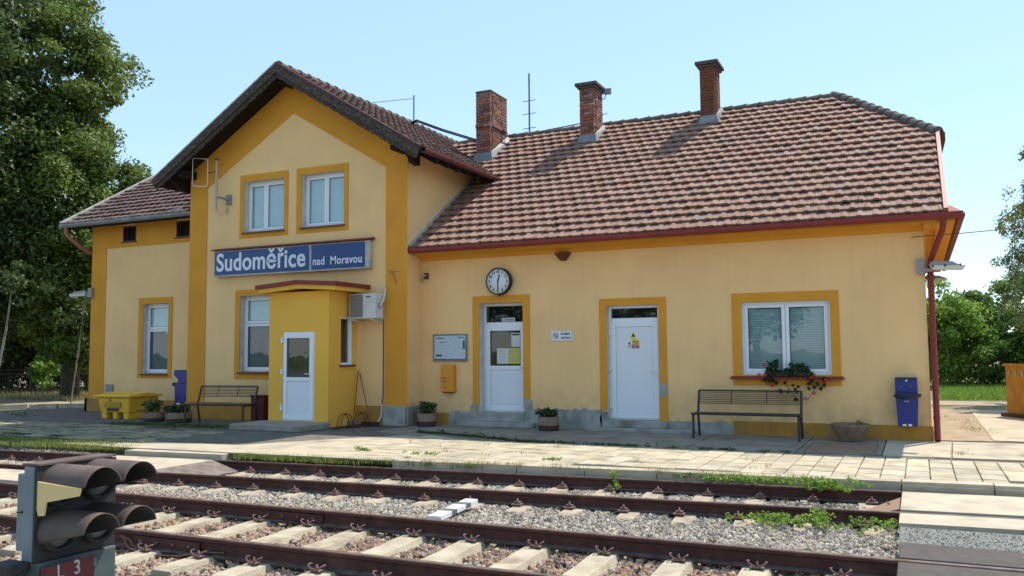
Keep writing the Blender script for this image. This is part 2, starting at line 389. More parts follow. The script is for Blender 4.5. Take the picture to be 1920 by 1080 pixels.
# paving slabs, every one its own piece
pv = thing('paving', None, None, (0, 0, 0)); [pv.pop(k, None) for k in ('label', 'category')]; pv['kind'] = 'structure'
cells = []
W0 = .29
for i in range(-40, 14):
    for j in range(7):
        x0 = -.085+i*W0 + .0; y1 = -2.76-j*.47; y0 = y1-.47
        if x0 < -9.6+.55*j*0: continue
        if x0 < -8.6-.25*(3-abs(j-3)): continue
        if y0 < edge(x0)+.28 and y1 < edge(x0)+.5: continue
        if y0 < edge(x0)+.24: y0 = edge(x0)+.24
        if y1-y0 < .1: continue
        cells.append((x0, x0+W0, y0, y1))
me_p = {}
def slabmesh(w, d):
    k = (round(w, 2), round(d, 2))
    if k not in me_p:
        m_ = MB(); e = .008
        m_.add([(-w/2, -d/2, -.05), (w/2, -d/2, -.05), (w/2, d/2, -.05), (-w/2, d/2, -.05), (-w/2, -d/2, -e), (w/2, -d/2, -e), (w/2, d/2, -e), (-w/2, d/2, -e),
                (-w/2+e, -d/2+e, 0), (w/2-e, -d/2+e, 0), (w/2-e, d/2-e, 0), (-w/2+e, d/2-e, 0)],
               [(8, 9, 10, 11), (4, 5, 9, 8), (5, 6, 10, 9), (6, 7, 11, 10), (7, 4, 8, 11), (0, 1, 5, 4), (1, 2, 6, 5), (2, 3, 7, 6), (3, 0, 4, 7)])
        me_p[k] = m_.mesh('paving_slab', PAVO if w > .4 else PAVE)
    return me_p[k]
for x0, x1, y0, y1 in cells[:320]:
    o = link('paving_slab', slabmesh(x1-x0-.010-.006*random.random(), y1-y0-.018), pv, ((x0+x1)/2, (y0+y1)/2, .009*random.random()))
    o.rotation_euler = (random.gauss(0, .006), random.gauss(0, .008), random.gauss(0, .006))
for k in range(12):
    xa_ = -7.4+k*1.0
    if xa_ > -.6: MB().prism([(xa_, f1(xa_)+.085), (xa_+.985, f1(xa_+.985)+.085), (xa_+.985, edge(xa_+.985)-.004), (xa_, edge(xa_)-.004)], -.25, -.035, 'z').build('edge_kerb', PAVE, pv)
    MB().prism([(xa_, edge(xa_)-.012), (xa_+.985, edge(xa_+.985)-.012), (xa_+.985, edge(xa_+.985)+.23), (xa_, edge(xa_)+.23)], -.3, .002+.006*random.random(), 'z').build('edge_kerb', PAVE, pv)
random.seed(3)
nl = 0
for i in range(24):
    for j in range(6):
        x0 = -13.3-(i+1)*.5; y1 = -2.95-j*.42+random.gauss(0, .02); y0 = y1-.38
        if x0 < -24: continue
        if j == 0 and x0 > -16: continue
        if j == 5 and random.random() < .3: continue
        if x0 > -13.8-.25*(5-j) and j > 3: pass
        o = link('paving_slab', slabmesh(.44, .32), pv, (x0+.25+(.25 if j % 2 else 0)+random.gauss(0, .015), (y0+y1)/2-.006*(x0+18), .012+.02*random.random()))
        o.rotation_euler = (random.gauss(0, .02), random.gauss(0, .02), random.gauss(0, .03))
# low kerb of old stone at the left
for k in range(9):
    t0 = k/9; p = Vector((-29.5, -1.9, 0)).lerp(Vector((-22.9, 2.2, 0)), t0); q = Vector((-29.5, -1.9, 0)).lerp(Vector((-22.9, 2.2, 0)), t0+.104)
    MB().bar((p.x, p.y, .03), (q.x, q.y, .03+.02*random.random()), .2, .16).build('kerb', SLAB, pv)

# ------------------------------------------------------------------ track bed
struct('ballast_bed', flat([(-80, -12.6), (30, -12.2), (30, -2.9), (3, edge(3)+.1), (-7.4, edge(-7.4)+.1), (-16, -5.9), (-80, -5.9)], -.285, .1), BEDG)
struct('fine_chippings', flat([(-.38, -7.6), (8, -7.4), (8, -8.85), (-.38, -8.85)], -.10, .2), BEDT)
struct('brown_ballast_bed', flat([(-80, -12.3), (30, -12.3), (30, -9.15), (-80, -9.4)], -.238, .1), BEDB)
struct('verge', flat([(-80, -60), (40, -60), (40, -12.3), (-80, -12.3)], -.26, .1), BEDT)

RP = [(-.066, 0), (.066, 0), (.066, .012), (.012, .03), (.010, .115), (.034, .128), (.036, .152), (.028, .160), (-.028, .160), (-.036, .152), (-.034, .128), (-.010, .115), (-.012, .03), (-.066, .012)]
def rail(parent, fn, x0, x1, ztop, n):
    """rail of real section along y = fn(x)"""
    vs = []; fs = []; m = len(RP)
    for i in range(n+1):
        x = x0+(x1-x0)*i/n; y = fn(x)
        for a, b in RP: vs.append((x, y+a+.035, ztop-.160+b))
    for i in range(n):
        for k in range(m):
            fs.append((i*m+k, i*m+(k+1) % m, (i+1)*m+(k+1) % m, (i+1)*m+k))
    fs += [tuple(range(m)), tuple(range(n*m, n*m+m))[::-1]]
    o = MB().add(vs, fs).build('rail', RAILM, parent)
    o.data.materials.append(RAILT)
    for p in o.data.polygons:
        if p.normal.z > .9 and p.center.z > ztop-.02: p.material_index = 1
    return o
def sleeper_mesh(L, w, h, name, wide=1.25):
    # concrete sleeper with chamfered edges, dipped in the middle
    prof = [(-L/2, 1), (-L/2+.05, 1.0), (-.45, 1.0), (-.2, .9), (.2, .9), (.45, 1.0), (L/2-.05, 1.0), (L/2, 1)]
    vs = []; fs = []
    for i, (y, s) in enumerate(prof):
        e = .93 if i in (0, len(prof)-1) else 1
        vs += [(-w/2*wide, y, -h), (-w/2*wide, y, -h*.45), (-w/2*.86*e, y, -.0-(1-s)*.12-(1-e)*.2), (w/2*.86*e, y, -(1-s)*.12-(1-e)*.2), (w/2*wide, y, -h*.45), (w/2*wide, y, -h)]
    for i in range(len(prof)-1):
        for k in range(6): fs.append((i*6+k, i*6+(k+1) % 6, (i+1)*6+(k+1) % 6, (i+1)*6+k))
    fs += [tuple(range(6)), tuple(range(len(prof)*6-6, len(prof)*6))[::-1]]
    return MB().add(vs, fs).mesh(name, SLEEP if L > 2.5 else SLEEP1)
def clip_e():      # bent spring clips either side of a bolt
    m = MB()
    m.box(-.07, .07, -.045, .045, 0, .012)
    for s in (-1, 1):
        m.tube([(s*.02, -.03, .015), (s*.05, -.045, .03), (s*.085, -.035, .055), (s*.10, .0, .065), (s*.085, .03, .06)], .010, 5)
    m.lathe((0, 0, .012), [(.018, 0), (.018, .03), (.011, .032), (.011, .055), (0, .056)], 6)
    me = m.mesh('rail_clip', CLIP); me.transform(Matrix.Scale(.78, 4)); return me
def clip_k():      # ribbed plate with a bolted clamp
    m = MB(); m.box(-.08, .08, -.10, .04, 0, .022); m.box(-.05, .05, -.05, .04, .022, .05)
    m.lathe((0, -.02, .05), [(.024, 0), (.024, .02), (.013, .022), (.013, .05), (0, .051)], 6)
    me = m.mesh('rail_clip', CLIP); me.transform(Matrix.Scale(.78, 4)); return me
ME, MK = clip_e(), clip_k()
t1 = thing('railway_track', 'far rusty railway track beside the platform edge, sleepers half buried in grey stones', 'railway track', (-5, -5.9, -.35))
t2 = thing('railway_track', 'near rusty railway track on cream concrete sleepers in brown stones', 'railway track', (-5, -9.9, -.26))
rail(t1, f1, -60, 16, -.10, 38); rail(t1, f2, -60, 16, -.10, 38)
rail(t2, f3, -60, 12, -.0, 20); rail(t2, f4, -60, 12, -.0, 20)
def put_sleepers(t, x0, n, step, fa, fb, me, z, cm, slope, skip=None):
    for k in range(n):
        x = x0-k*step+random.gauss(0, .012)
        if skip and skip(x): continue
        yc = (fa(x)+fb(x))/2+.035
        o = link('sleeper', me, t); o.location = Vector((x, yc, z))-WP[t.name]; o.rotation_euler = (0, random.gauss(0, .01), math.atan(slope)+random.gauss(0, .006))
        for fn in (fa, fb):
            for s in (-1, 1):
                c = link('rail_clip', cm, t); c.location = Vector((x-.0+(0), fn(x)+.035+s*(.125), z+.012))-WP[t.name]
                c.rotation_euler = (0, 0, 0 if s < 0 else PI)
SM1 = sleeper_mesh(2.4, .24, .2, 'sleeper'); SM2 = sleeper_mesh(2.55, .25, .22, 'sleeper')
put_sleepers(t1, -.75, 46, .645, f1, f2, SM1, -.248, MK, .084, lambda x: x > -.5 or -12.7 < x < -10.5)
put_sleepers(t2, -.775, 42, .641, f3, f4, SM2, -.148, ME, .015)
# fish plates
for fn, xc, z in ((f3, -6.2, 0), (f4, -6.4, 0)):
    y = fn(xc)+.035
    fp = MB().box(xc-.42, xc+.42, y-.030, y-.014, z-.135, z-.045).build('fish_plate', RAILM, t2)
    for k in (-.3, -.1, .1, .3):
        MB().lathe((xc+k, y-.046, z-.09), [(0, 0), (.018, .001), (.018, .017)], 6, 'y').build('bolt', CLIP, fp)
MB().tube([(-6.95, -11.09, -.06), (-6.8, -11.11, -.08), (-6.72, -11.13, -.14), (-6.55, -11.15, -.185), (-6.2, -11.15, -.17), (-5.95, -11.09, -.12), (-5.7, -11.06, -.11)], .009, 5).build('bond_cable', CLIP, t2)
MB().tube([(-6.9, -11.1, -.07), (-6.78, -11.15, -.14), (-6.5, -11.19, -.175), (-6.1, -11.17, -.15), (-5.85, -11.07, -.1)], .008, 5).build('bond_cable', CLIP, t2)

# level crossings
cr = thing('crossing', 'pale concrete crossing deck laid between the rails at the right edge of the picture', 'crossing deck', (2, -5.5, -.2))
MB().prism([(-.40, f1(-.4)-.06), (8, f1(8)-.06), (8, f2(8)+.14), (-.40, f2(-.4)+.14)], -.23, -.088, 'z').build('deck_slab', SLAB, cr, .008)
MB().add([(-.41, f1(-.4)-.5, -.09), (-.41, f2(-.4)+.16, -.09), (-.95, f2(-.9)+.16, -.235), (-.95, f2(-.9)+.36, -.235), (-.41, f1(-.4)-.5, -.15), (-.41, f2(-.4)+.16, -.15)], [(0, 1, 2, 3), (1, 5, 2), (0, 3, 4)]).build('wooden_wedge', mat('wedge_wood', (.25, .16, .11), .9), cr)
MB().prism([(-.40, f2(-.4)-.05), (8, f2(8)-.05), (8, f2(8)-.62), (-.40, f2(-.4)-.62)], -.23, -.092, 'z').build('edge_slab', SLAB, cr, .008)
cr2 = thing('crossing', 'dark rubber crossing panels laid against the near track at the right edge', 'crossing deck', (2, -9.5, -.1))
for k in range(4):
    a = -.36+k*.9
    MB().prism([(a, f3(a)+.10), (a+.88, f3(a)+.11), (a+.88, -8.83), (a, -8.83)], -.15, .004, 'z').build('rubber_panel', RUBBER, cr2, .01)
    MB().prism([(a, f4(a)+.15), (a+.88, f4(a)+.15), (a+.88, f3(a)-.04), (a, f3(a)-.04)], -.14, .002, 'z').build('rubber_panel', RUBBER, cr2, .01)
cr3 = thing('crossing', 'beige concrete crossing deck with a steel ramp between the far rails, left of the asphalt', 'crossing deck', (-12, -6.4, -.2))
MB().prism([(-12.6, f1(-12.6)-.06), (-10.55, f1(-10.55)-.06), (-10.55, f2(-10.55)+.14), (-12.6, f2(-12.6)+.14)], -.24, -.088, 'z').build('deck_slab', SLAB, cr3, .008)
MB().add([(-10.54, f1(-10.5)-.08, -.092), (-10.54, f2(-10.5)+.16, -.092), (-10.0, f2(-10.0)+.2, -.24), (-10.0, f1(-10.0)-.12, -.24)], [(0, 1, 2, 3)]).add(
    [(-10.54, f2(-10.5)+.16, -.092), (-10.54, f2(-10.5)+.16, -.24), (-10.0, f2(-10.0)+.2, -.24)], [(0, 1, 2)]).build('steel_ramp', mat('worn_steel', (.20, .17, .145), .7, (.12, .09, .075), 6), cr3)
MB().prism([(-12.6, f1(-12.6)+.12), (-10.55, f1(-10.55)+.12), (-10.55, edge(-10.5)+.02), (-12.6, edge(-12.6)+.02)], -.2, -.02, 'z').build('edge_slab', SLAB, cr3, .008)
cr4 = thing('crossing', 'beige crossing slab between the two tracks behind the shunting signal', 'crossing deck', (-13, -8.3, -.2))
MB().prism([(-14.4, -8.5), (-11.0, -8.3), (-11.0, -9.2), (-14.4, -9.3)], -.23, -.07, 'z').build('deck_slab', SLAB, cr4, .008)
MB().prism([(-14.6, f3(-14)+.1), (-10.9, f3(-11)+.1), (-10.6, -9.25), (-14.6, -9.35)], -.2, -.04, 'z').build('rubber_panel', RUBBER, cr4, .01)
cr5 = thing('crossing', 'concrete deck laid between the rails of the near track, partly behind the signal', 'crossing deck', (-12, -9.9, -.1))
MB().prism([(-13.6, f3(-13)-.05), (-11.6, f3(-13)-.05), (-11.6, f4(-13)+.14), (-13.6, f4(-13)+.14)], -.14, -.004, 'z').build('deck_slab', SLAB, cr5, .008)

mk = thing('fouling_marker', 'white fouling point marker with two dark bands lying between the tracks', 'track marker', (-5.34, -7.7, -.3))
a, b = Vector((-5.02, -8.62, -.19)), Vector((-5.09, -7.62, -.165))
for i, (t0, t1_) in enumerate(((0, .28), (.28, .42), (.42, .66), (.66, .8), (.8, 1))):
    p, q = a.lerp(b, t0), a.lerp(b, t1_)
    MB().bar(p, q, .16, .05).build('dark_band' if i % 2 else 'white_section', mat('marker_grey', (.12, .125, .13), .7) if i % 2 else SIGW, mk)

# ------------------------------------------------------------------ stones (geometry nodes)
def scatter(name, quads, dens, rmin, rmax, m, seed, flat_=.7):
    me = bpy.data.meshes.new(name); vs = []; fs = []
    for q in quads:
        b = len(vs); vs += q; fs.append(tuple(range(b, b+len(q))))
    me.from_pydata(vs, [], fs); o = link(name, me); o['kind'] = 'stuff'
    me.materials.append(m)
    ng = bpy.data.node_groups.new(name, 'GeometryNodeTree')
    ng.interface.new_socket('Geometry', in_out='INPUT', socket_type='NodeSocketGeometry')
    ng.interface.new_socket('Geometry', in_out='OUTPUT', socket_type='NodeSocketGeometry')
    N = ng.nodes; L = ng.links
    gi = N.new('NodeGroupInput'); go = N.new('NodeGroupOutput')
    dp = N.new('GeometryNodeDistributePointsOnFaces'); dp.inputs['Density'].default_value = dens; dp.inputs['Seed'].default_value = seed
    L.new(gi.outputs[0], dp.inputs['Mesh'])
    ico = N.new('GeometryNodeMeshIcoSphere'); ico.inputs['Radius'].default_value = 1; ico.inputs['Subdivisions'].default_value = 2
    sp = N.new('GeometryNodeSetPosition'); L.new(ico.outputs[0], sp.inputs[0])
    vn = N.new('ShaderNodeTexVoronoi'); vn.inputs['Scale'].default_value = .9
    pos = N.new('GeometryNodeInputPosition'); L.new(pos.outputs[0], vn.inputs['Vector'])
    sc = N.new('ShaderNodeVectorMath'); sc.operation = 'SCALE'; L.new(pos.outputs[0], sc.inputs[0])
    mr = N.new('ShaderNodeMapRange'); mr.inputs[1].default_value = .1; mr.inputs[2].default_value = .9; mr.inputs[3].default_value = .25; mr.inputs[4].default_value = -.45
    L.new(vn.outputs['Distance'], mr.inputs[0]); L.new(mr.outputs[0], sc.inputs['Scale']); L.new(sc.outputs[0], sp.inputs['Offset'])
    sm = N.new('GeometryNodeSetMaterial'); sm.inputs['Material'].default_value = m; L.new(sp.outputs[0], sm.inputs[0])
    ss = N.new('GeometryNodeSetShadeSmooth'); ss.inputs['Shade Smooth'].default_value = False; L.new(sm.outputs[0], ss.inputs[0])
    iop = N.new('GeometryNodeInstanceOnPoints'); L.new(dp.outputs['Points'], iop.inputs['Points']); L.new(ss.outputs[0], iop.inputs['Instance'])
    rv = N.new('FunctionNodeRandomValue'); rv.data_type = 'FLOAT_VECTOR'; rv.inputs[0].default_value = (0, 0, 0); rv.inputs[1].default_value = (6.28, 6.28, 6.28)
    L.new(rv.outputs[0], iop.inputs['Rotation'])
    rs = N.new('FunctionNodeRandomValue'); rs.data_type = 'FLOAT_VECTOR'; rs.inputs[0].default_value = (rmin, rmin*.8, rmin*flat_); rs.inputs[1].default_value = (rmax, rmax*.85, rmax*flat_)
    rs.inputs['Seed'].default_value = 5
    L.new(rs.outputs[0], iop.inputs['Scale'])
    L.new(iop.outputs[0], go.inputs[0])
    mo = o.modifiers.new('stones', 'NODES'); mo.node_group = ng
    return o
def strips(xa, xb, step, fa, fb, z, z2=None):
    out = []; n = max(1, round((xb-xa)/step)); step = (xb-xa)/n
    for i in range(n):
        x0, x1 = xa+i*step, xa+(i+1)*step
        out.append([(x0, fa(x0), z), (x1, fa(x1), z), (x1, fb(x1), z if z2 is None else z2), (x0, fb(x0), z if z2 is None else z2)])
    return out
q = []
for k in range(-1, 40):     # cells between sleepers, track 2
    xa = -.775-k*.641+.145-.641
    x0, x1 = xa, xa+.641-.29
    if x1 > -.42: continue
    q.append([(x0, -11.9, -.215), (x1, -11.9, -.215), (x1, -9.05, -.215), (x0, -9.05, -.215)])
tag(scatter('brown_ballast', q, 480, .030, .060, STB, 1), 'brown broken ballast stones heaped between the cream sleepers', 'ballast')
q = strips(-30, -.45, 2, lambda x: -8.5, lambda x: -9.05, -.24, -.215)+strips(-30, 1, 2, lambda x: -12.6, lambda x: -11.9, -.25, -.225)
tag(scatter('mixed_ballast', q, 620, .022, .046, STB, 3), 'mixed brown ballast stones on the shoulders of the near track', 'ballast')
q = strips(-40, -.40, 1, lambda x: f2(x)-.50, lambda x: -8.6, -.275, -.245)
for k in range(-1, 60):
    x0 = -.75-k*.645+.135-.645; x1 = x0+.645-.27
    if x1 > -.40: x1 = -.42
    if -12.9 < x0 < -10.3: continue
    q.append([(x0, f1(x0)-.02, -.292), (x1, f1(x1)-.02, -.292), (x1, f2(x1)-.50, -.285), (x0, f2(x0)-.50, -.285)])
    q.append([(x1, f1(x1)-.25, -.295), (x1+.27, f1(x1)-.25, -.295), (x1+.27, f2(x1)+.3, -.295), (x1, f2(x1)+.3, -.295)])
q += strips(-40, -1, 1, lambda x: f1(x)+.1, lambda x: edge(x)+.02, -.22, -.15)
tag(scatter('grey_ballast', q, 700, .022, .050, STG, 2), 'pale grey ballast stones along the far track', 'ballast')
q = strips(-.4, 6, 1, lambda x: -7.6, lambda x: -8.8, -.10)+strips(-12, 2, 1, lambda x: -12.6, lambda x: -15.5, -.26)
tag(scatter('chippings', q, 900, .006, .016, STG, 4), 'fine grey chippings beside the rubber crossing panels', 'gravel')

# ------------------------------------------------------------------ grass and leaves (numpy)
rng = np.random.default_rng(5)
def fmesh(name, V, F, m, rnd=None, parent=None, nv=3):
    me = bpy.data.meshes.new(name)
    me.vertices.add(len(V)); me.vertices.foreach_set('co', V.astype(np.float32).ravel())
    nf = len(F); k = F.shape[1]
    me.loops.add(nf*k); me.loops.foreach_set('vertex_index', F.astype(np.int32).ravel())
    me.polygons.add(nf); me.polygons.foreach_set('loop_start', np.arange(0, nf*k, k, dtype=np.int32))
    try: me.polygons.foreach_set('loop_total', np.full(nf, k, dtype=np.int32))
    except Exception: pass
    me.update(calc_edges=True)
    if rnd is not None:
        at = me.attributes.new('rnd', 'FLOAT', 'POINT'); at.data.foreach_set('value', rnd.astype(np.float32))
    me.materials.append(m)
    return me
def blades(P, h, w, lean=.5, hv=.5):
    n = len(P); a = rng.uniform(0, 2*PI, n); d = np.stack([np.cos(a), np.sin(a), np.zeros(n)], 1)
    t = rng.uniform(0, 2*PI, n); s = np.stack([np.cos(t), np.sin(t), np.zeros(n)], 1)*(w/2)
    H = (h*(1-hv+hv*2*rng.random(n)))[:, None] if np.isscalar(h) else h[:, None]
    L = (rng.random(n)*lean)[:, None]
    mid = P+d*H*L*.35+np.array([0, 0, 1])*H*.6
    top = P+d*H*L+np.array([0, 0, 1])*H*(1-.25*L)
    V = np.stack([P-s, P+s, mid+s*.7, mid-s*.7, top], 1).reshape(-1, 3)
    i = np.arange(n)[:, None]*5
    F = np.concatenate([i+np.array([[0, 1, 2]]), i+np.array([[0, 2, 3]]), i+np.array([[3, 2, 4]])])
    r_ = np.repeat(rng.random(n), 5)
    return V, F, r_
def grass(name, pts, h, w, m, label, lean=.6):
    V, F, r_ = blades(pts, h, w, lean)
    o = link(name, fmesh(name, V, F, m, r_)); tag(o, label, 'grass', kind='stuff'); return o
def region(n, x0, x1, y0, y1, z, clump=0, cr=.1):
    if clump:
        c = np.stack([rng.uniform(x0, x1, clump), rng.uniform(y0, y1, clump)], 1)
        i = rng.integers(0, clump, n); xy = c[i]+rng.normal(0, cr, (n, 2))
    else: xy = np.stack([rng.uniform(x0, x1, n), rng.uniform(y0, y1, n)], 1)
    return np.concatenate([xy, np.full((n, 1), z)], 1)
def band(n, xa, xb, fn, spread, z, clump=60, cr=.12):
    cx = rng.uniform(xa, xb, clump); i = rng.integers(0, clump, n)
    x = cx[i]+rng.normal(0, cr, n); y = np.array([fn(a) for a in x])+rng.normal(0, spread, n)
    return np.stack([x, y, np.full(n, z)], 1)
kerbl = lambda x: -1.95-.33*(x+9) if x < -7 else -2.70
g1 = lambda n, xa, xb, off, sp, z, cl, cr: band(n, xa, xb, lambda x: f1(x)+off, sp, z, cl, cr)
grass('grass', np.concatenate([g1(9000, -24, -12.9, .45, .13, -.05, 420, .12), g1(3500, -24, -13.4, .75, .10, -.01, 200, .12),
      g1(5200, -10.3, -8.0, .26, .09, -.08, 120, .10), g1(900, -8.0, -6.0, .16, .04, -.06, 16, .08)]), .075, .010, GRASSM,
      'sunlit green grass growing between the far rail and the left paving', 1.1)
grass('joint_moss', np.concatenate([band(1500, -24, -13.8, lambda x, j=j: -2.93-j*.42-.006*(x+18), .025, -.01, 120, .12) for j in range(1, 7)]), .03, .014, GREEND, 'moss and short grass in the joints of the old slabs at the left', 1.3)
grass('weeds', np.concatenate([band(3000, -9.4, -6.5, kerbl, .035, 0, 110, .06), band(900, -6.5, -4.5, kerbl, .03, 0, 40, .05), band(400, -4, -2, kerbl, .03, 0, 7, .06), band(3000, -17.5, -13.6, lambda x: -2.4, .18, 0, 110, .12)]), .045, .012, GREEND,
      'low dark weeds in the joint along the shaded pavement', 1.2)
grass('dry_tufts', np.concatenate([region(260, .3, 2.4, -2.2, -1.6, 0, 6, .07), region(200, -8.5, -1.5, -4.9, -3.2, 0, 12, .05), g1(700, -8, -1, .14, .02, -.02, 26, .08), region(200, .3, .9, 1, 6, 0, 8, .1)]), .075, .007, GRASSY,
      'dry straw coloured tufts sprouting from the paving joints', 1.3)
# roadside lawn at the right and the verge at the left
grass('lawn', region(26000, .4, 9, 13.8, 27, -.01), .14, .03, leaf_mat('lawn_blade', (.08, .17, .02), (.20, .32, .05), .35), 'bright green lawn behind the gravel path at the right')
grass('dry_verge', region(12000, -38, -22.5, 4.2, 12, -.02, 900, .25),   .15, .025, GRASSY, 'pale dry grass in front of the iron fence at the left')
grass('near_grass', region(2500, -9.5, -5.5, -12.6, -11.9, -.31, 60, .12), .09, .01, GRASSM, 'short grass at the foot of the shunting signal', 1.1)
for x, y in ((-7.2, -4.4),): pass

def leaves(P, size, up=.3, N=None):
    n = len(P)
    d = rng.normal(0, 1, (n, 3)); d[:, 2] += up
    if N is not None: d += N*1.1
    d /= np.linalg.norm(d, axis=1)[:, None]
    t = rng.normal(0, 1, (n, 3)); a = np.cross(d, t); a /= np.linalg.norm(a, axis=1)[:, None]; b = np.cross(d, a)
    s = (size*(.6+.8*rng.random(n)))[:, None]
    V = np.stack([P-a*s*.5, P+b*s*.28-d*s*.06, P+a*s*.5, P-b*s*.28-d*s*.06], 1).reshape(-1, 3)
    i = np.arange(n)[:, None]*4
    F = np.concatenate([i+np.array([[0, 1, 2]]), i+np.array([[0, 2, 3]])])
    return V, F
def crown(clumps, per, size, seed=0, up=.3, sq=.7):
    """clumps: array (n,4) x,y,z,r"""
    g = np.random.default_rng(seed)
    n = len(clumps); i = np.repeat(np.arange(n), per)
    d = g.normal(0, 1, (len(i), 3)); d /= np.linalg.norm(d, axis=1)[:, None]
    rr = g.random(len(i))**.45
    P = clumps[i, :3]+d*(rr*clumps[i, 3])[:, None]*np.array([1, 1, sq])
    V, F = leaves(P, size, up, d)
    base = g.random(n)
    r_ = np.clip(.6*base[i]+.4*g.random(len(i)), 0, 1)
    return V, F, np.repeat(r_, 4)
def weeds_obj(name, label, spec, size, m, seed):
    gg = random.Random(seed); P = []
    for (x, y, z, sx, sy, h_, n) in spec:
        for _ in range(n): P.append((x+gg.gauss(0, sx), y+gg.gauss(0, sy), z+h_*gg.random()**1.5, .03+.03*gg.random()))
    V, F, r_ = crown(np.array(P), 16, size, seed, .5, .8)
    o = link(name, fmesh(name, V, F, m, r_)); tag(o, label, 'weeds', kind='stuff'); return o
weeds_obj('leafy_weeds', 'bushy green weeds overgrowing the far rail near the right crossing', [(-1.25, -5.62, -.06, .16, .07, .12, 60), (-1.7, -5.55, -.04, .35, .05, .05, 60), (-2.5, -5.5, -.05, .35, .04, .05, 50),
    (-1.15, -7.15, -.2, .06, .05, .16, 16), (-1.45, -7.3, -.2, .3, .12, .06, 70), (-.65, -7.0, -.2, .12, .2, .06, 22), (-.42, -6.4, -.2, .06, .1, .1, 10), (-3.9, -5.78, -.2, .04, .03, .2, 10), (-5.2, -4.9, 0, .1, .04, .03, 10), (-7.4, -5.0, 0, .15, .06, .04, 16), (-8.6, -4.9, 0, .1, .05, .05, 14)], .035, GREENB, 41)
weeds_obj('leafy_weeds', 'small dark seedlings standing along the shaded pavement joint', [(-8.8, -2.0, 0, .1, .03, .1, 10), (-8.0, -2.28, 0, .2, .03, .09, 16), (-7.2, -2.55, 0, .2, .03, .07, 12), (-6.0, -2.7, 0, .3, .03, .05, 12), (-4.3, -2.7, 0, .05, .03, .06, 5), (-3.2, -2.7, 0, .2, .03, .03, 10), (-22, -1.6, 0, .3, .2, .1, 14)], .03, GREEND, 42)
def clumps_ellipsoid(n, c, rad, rc, seed, shell=.45, lump=.25):
    g = np.random.default_rng(seed)
    d = g.normal(0, 1, (n, 3)); d /= np.linalg.norm(d, axis=1)[:, None]
    rr = shell+(1-shell)*g.random(n)**.6
    f_ = 1+lump*(np.sin(d[:, 0]*5+seed)*np.cos(d[:, 2]*6+seed*2)+.5*np.sin(d[:, 1]*9))
    P = np.array(c)+d*np.array(rad)*(rr*f_)[:, None]
    return np.concatenate([P, (rc*(.6+.8*g.random(n)))[:, None]], 1)
def limbs(mb, base, top, r0_, targets, seed):
    g = random.Random(seed); base, top = Vector(base), Vector(top)
    pts = [base.lerp(top, t)+Vector((g.gauss(0, .08), g.gauss(0, .08), 0))*t*3 for t in (0, .2, .4, .6, .8, 1)]
    pts[0] = base
    mb.tube(pts, [r0_*1.25, r0_, r0_*.8, r0_*.6, r0_*.4, r0_*.2], 8)
    for tg in targets:
        t = g.uniform(.25, .8); a = base.lerp(top, t); tg = Vector(tg); m_ = a.lerp(tg, .5)+Vector((0, 0, .3))
        mb.tube([a, m_, tg], [r0_*.4*(1-t*.5), r0_*.22, r0_*.08], 6)
def tree(name, label, base, h, cl, per, size, m, tr, bark=BARK, seed=1, group=None, up=.3, sq=.7, nl=14, cat='tree'):
    t = thing(name, label, cat, base, group=group)
    off = np.array(base)
    g = random.Random(seed)
    mb = MB(); tg = [cl[g.randrange(len(cl)), :3] for _ in range(nl)]
    limbs(mb, base, (base[0]+.2, base[1], base[2]+h), tr, tg, seed); mb.build('trunk', bark, t)
    V, F, r_ = crown(cl, per, size, seed, up, sq)
    link('crown', fmesh('crown', V-off, F, m, r_), t)
    return t
E1 = lambda n, c, rad, rc, s, sh=.45, lu=.25: clumps_ellipsoid(n, c, rad, rc, s, sh, lu)
cat_ = np.concatenate
tree('linden_tree', 'tall dense broadleaf tree rising past the top of the picture, nearest the left wing', (-29.6, 5.6, 0), 14,
     cat_([E1(230, (-30.1, 5.4, 6.6), (2.9, 2.9, 4.8), .75, 11, .45, .15), E1(170, (-30.6, 5.2, 12.3), (2.5, 2.5, 4.2), .65, 12, .45, .15), E1(80, (-28.7, 6.2, 5.6), (1.9, 1.9, 3.6), .6, 15, .4, .15), E1(46, (-28.5, 5.0, 2.4), (1.5, 1.0, 1.3), .45, 17, .2, .1), E1(40, (-29.8, 4.4, 3.0), (1.5, 1.0, 1.2), .45, 18, .2, .1), E1(70, (-30.2, 5.8, 3.5), (3.0, 2.4, .9), .6, 16, .3, .1)]), 230, .17, GREENL, .28, seed=3)
tree('linden_tree', 'tall dark broadleaf tree filling the left edge of the picture', (-31.2, 1.0, 0), 13,
     cat_([E1(220, (-31.4, 1.4, 6.6), (3.2, 3.4, 4.6), .8, 21), E1(150, (-31.0, 1.6, 12.2), (3.2, 3.2, 4.4), .8, 22)]), 200, .18, GREEND, .3, seed=4)
tree('broadleaf_tree', 'smaller bushy green tree showing just above the gutter of the left wing', (-34.0, 13.0, 0), 8,
     E1(120, (-34.0, 13.0, 5.6), (3.3, 3.3, 4.1), .8, 31), 170, .2, GREENL, .22, seed=5)
tree('broadleaf_tree', 'dark shadowy tree standing behind the iron fence at the far left', (-39.5, 8.5, 0), 9,
     E1(170, (-39.5, 8.5, 4.6), (4.5, 4.5, 4.9), .95, 41), 150, .24, GREEND, .3, seed=6)
tree('hedge_bush', 'low dark hedge bush behind the ornamental fence beside the left wing', (-35.6, 11.6, 0), 1.8,
     E1(210, (-37.5, 11.4, 1.9), (6.0, 2.2, 2.1), .6, 51, .2), 190, .15, GREEND, .1, seed=7, cat='bush')
tree('leafy_bush', 'small pale leafed bush pushing through the iron fence at the left', (-33.6, 7.6, 0), .9,
     E1(26, (-33.7, 7.5, .85), (.7, .5, .8), .25, 61, .2), 90, .13, GREENB, .04, seed=8, cat='bush')
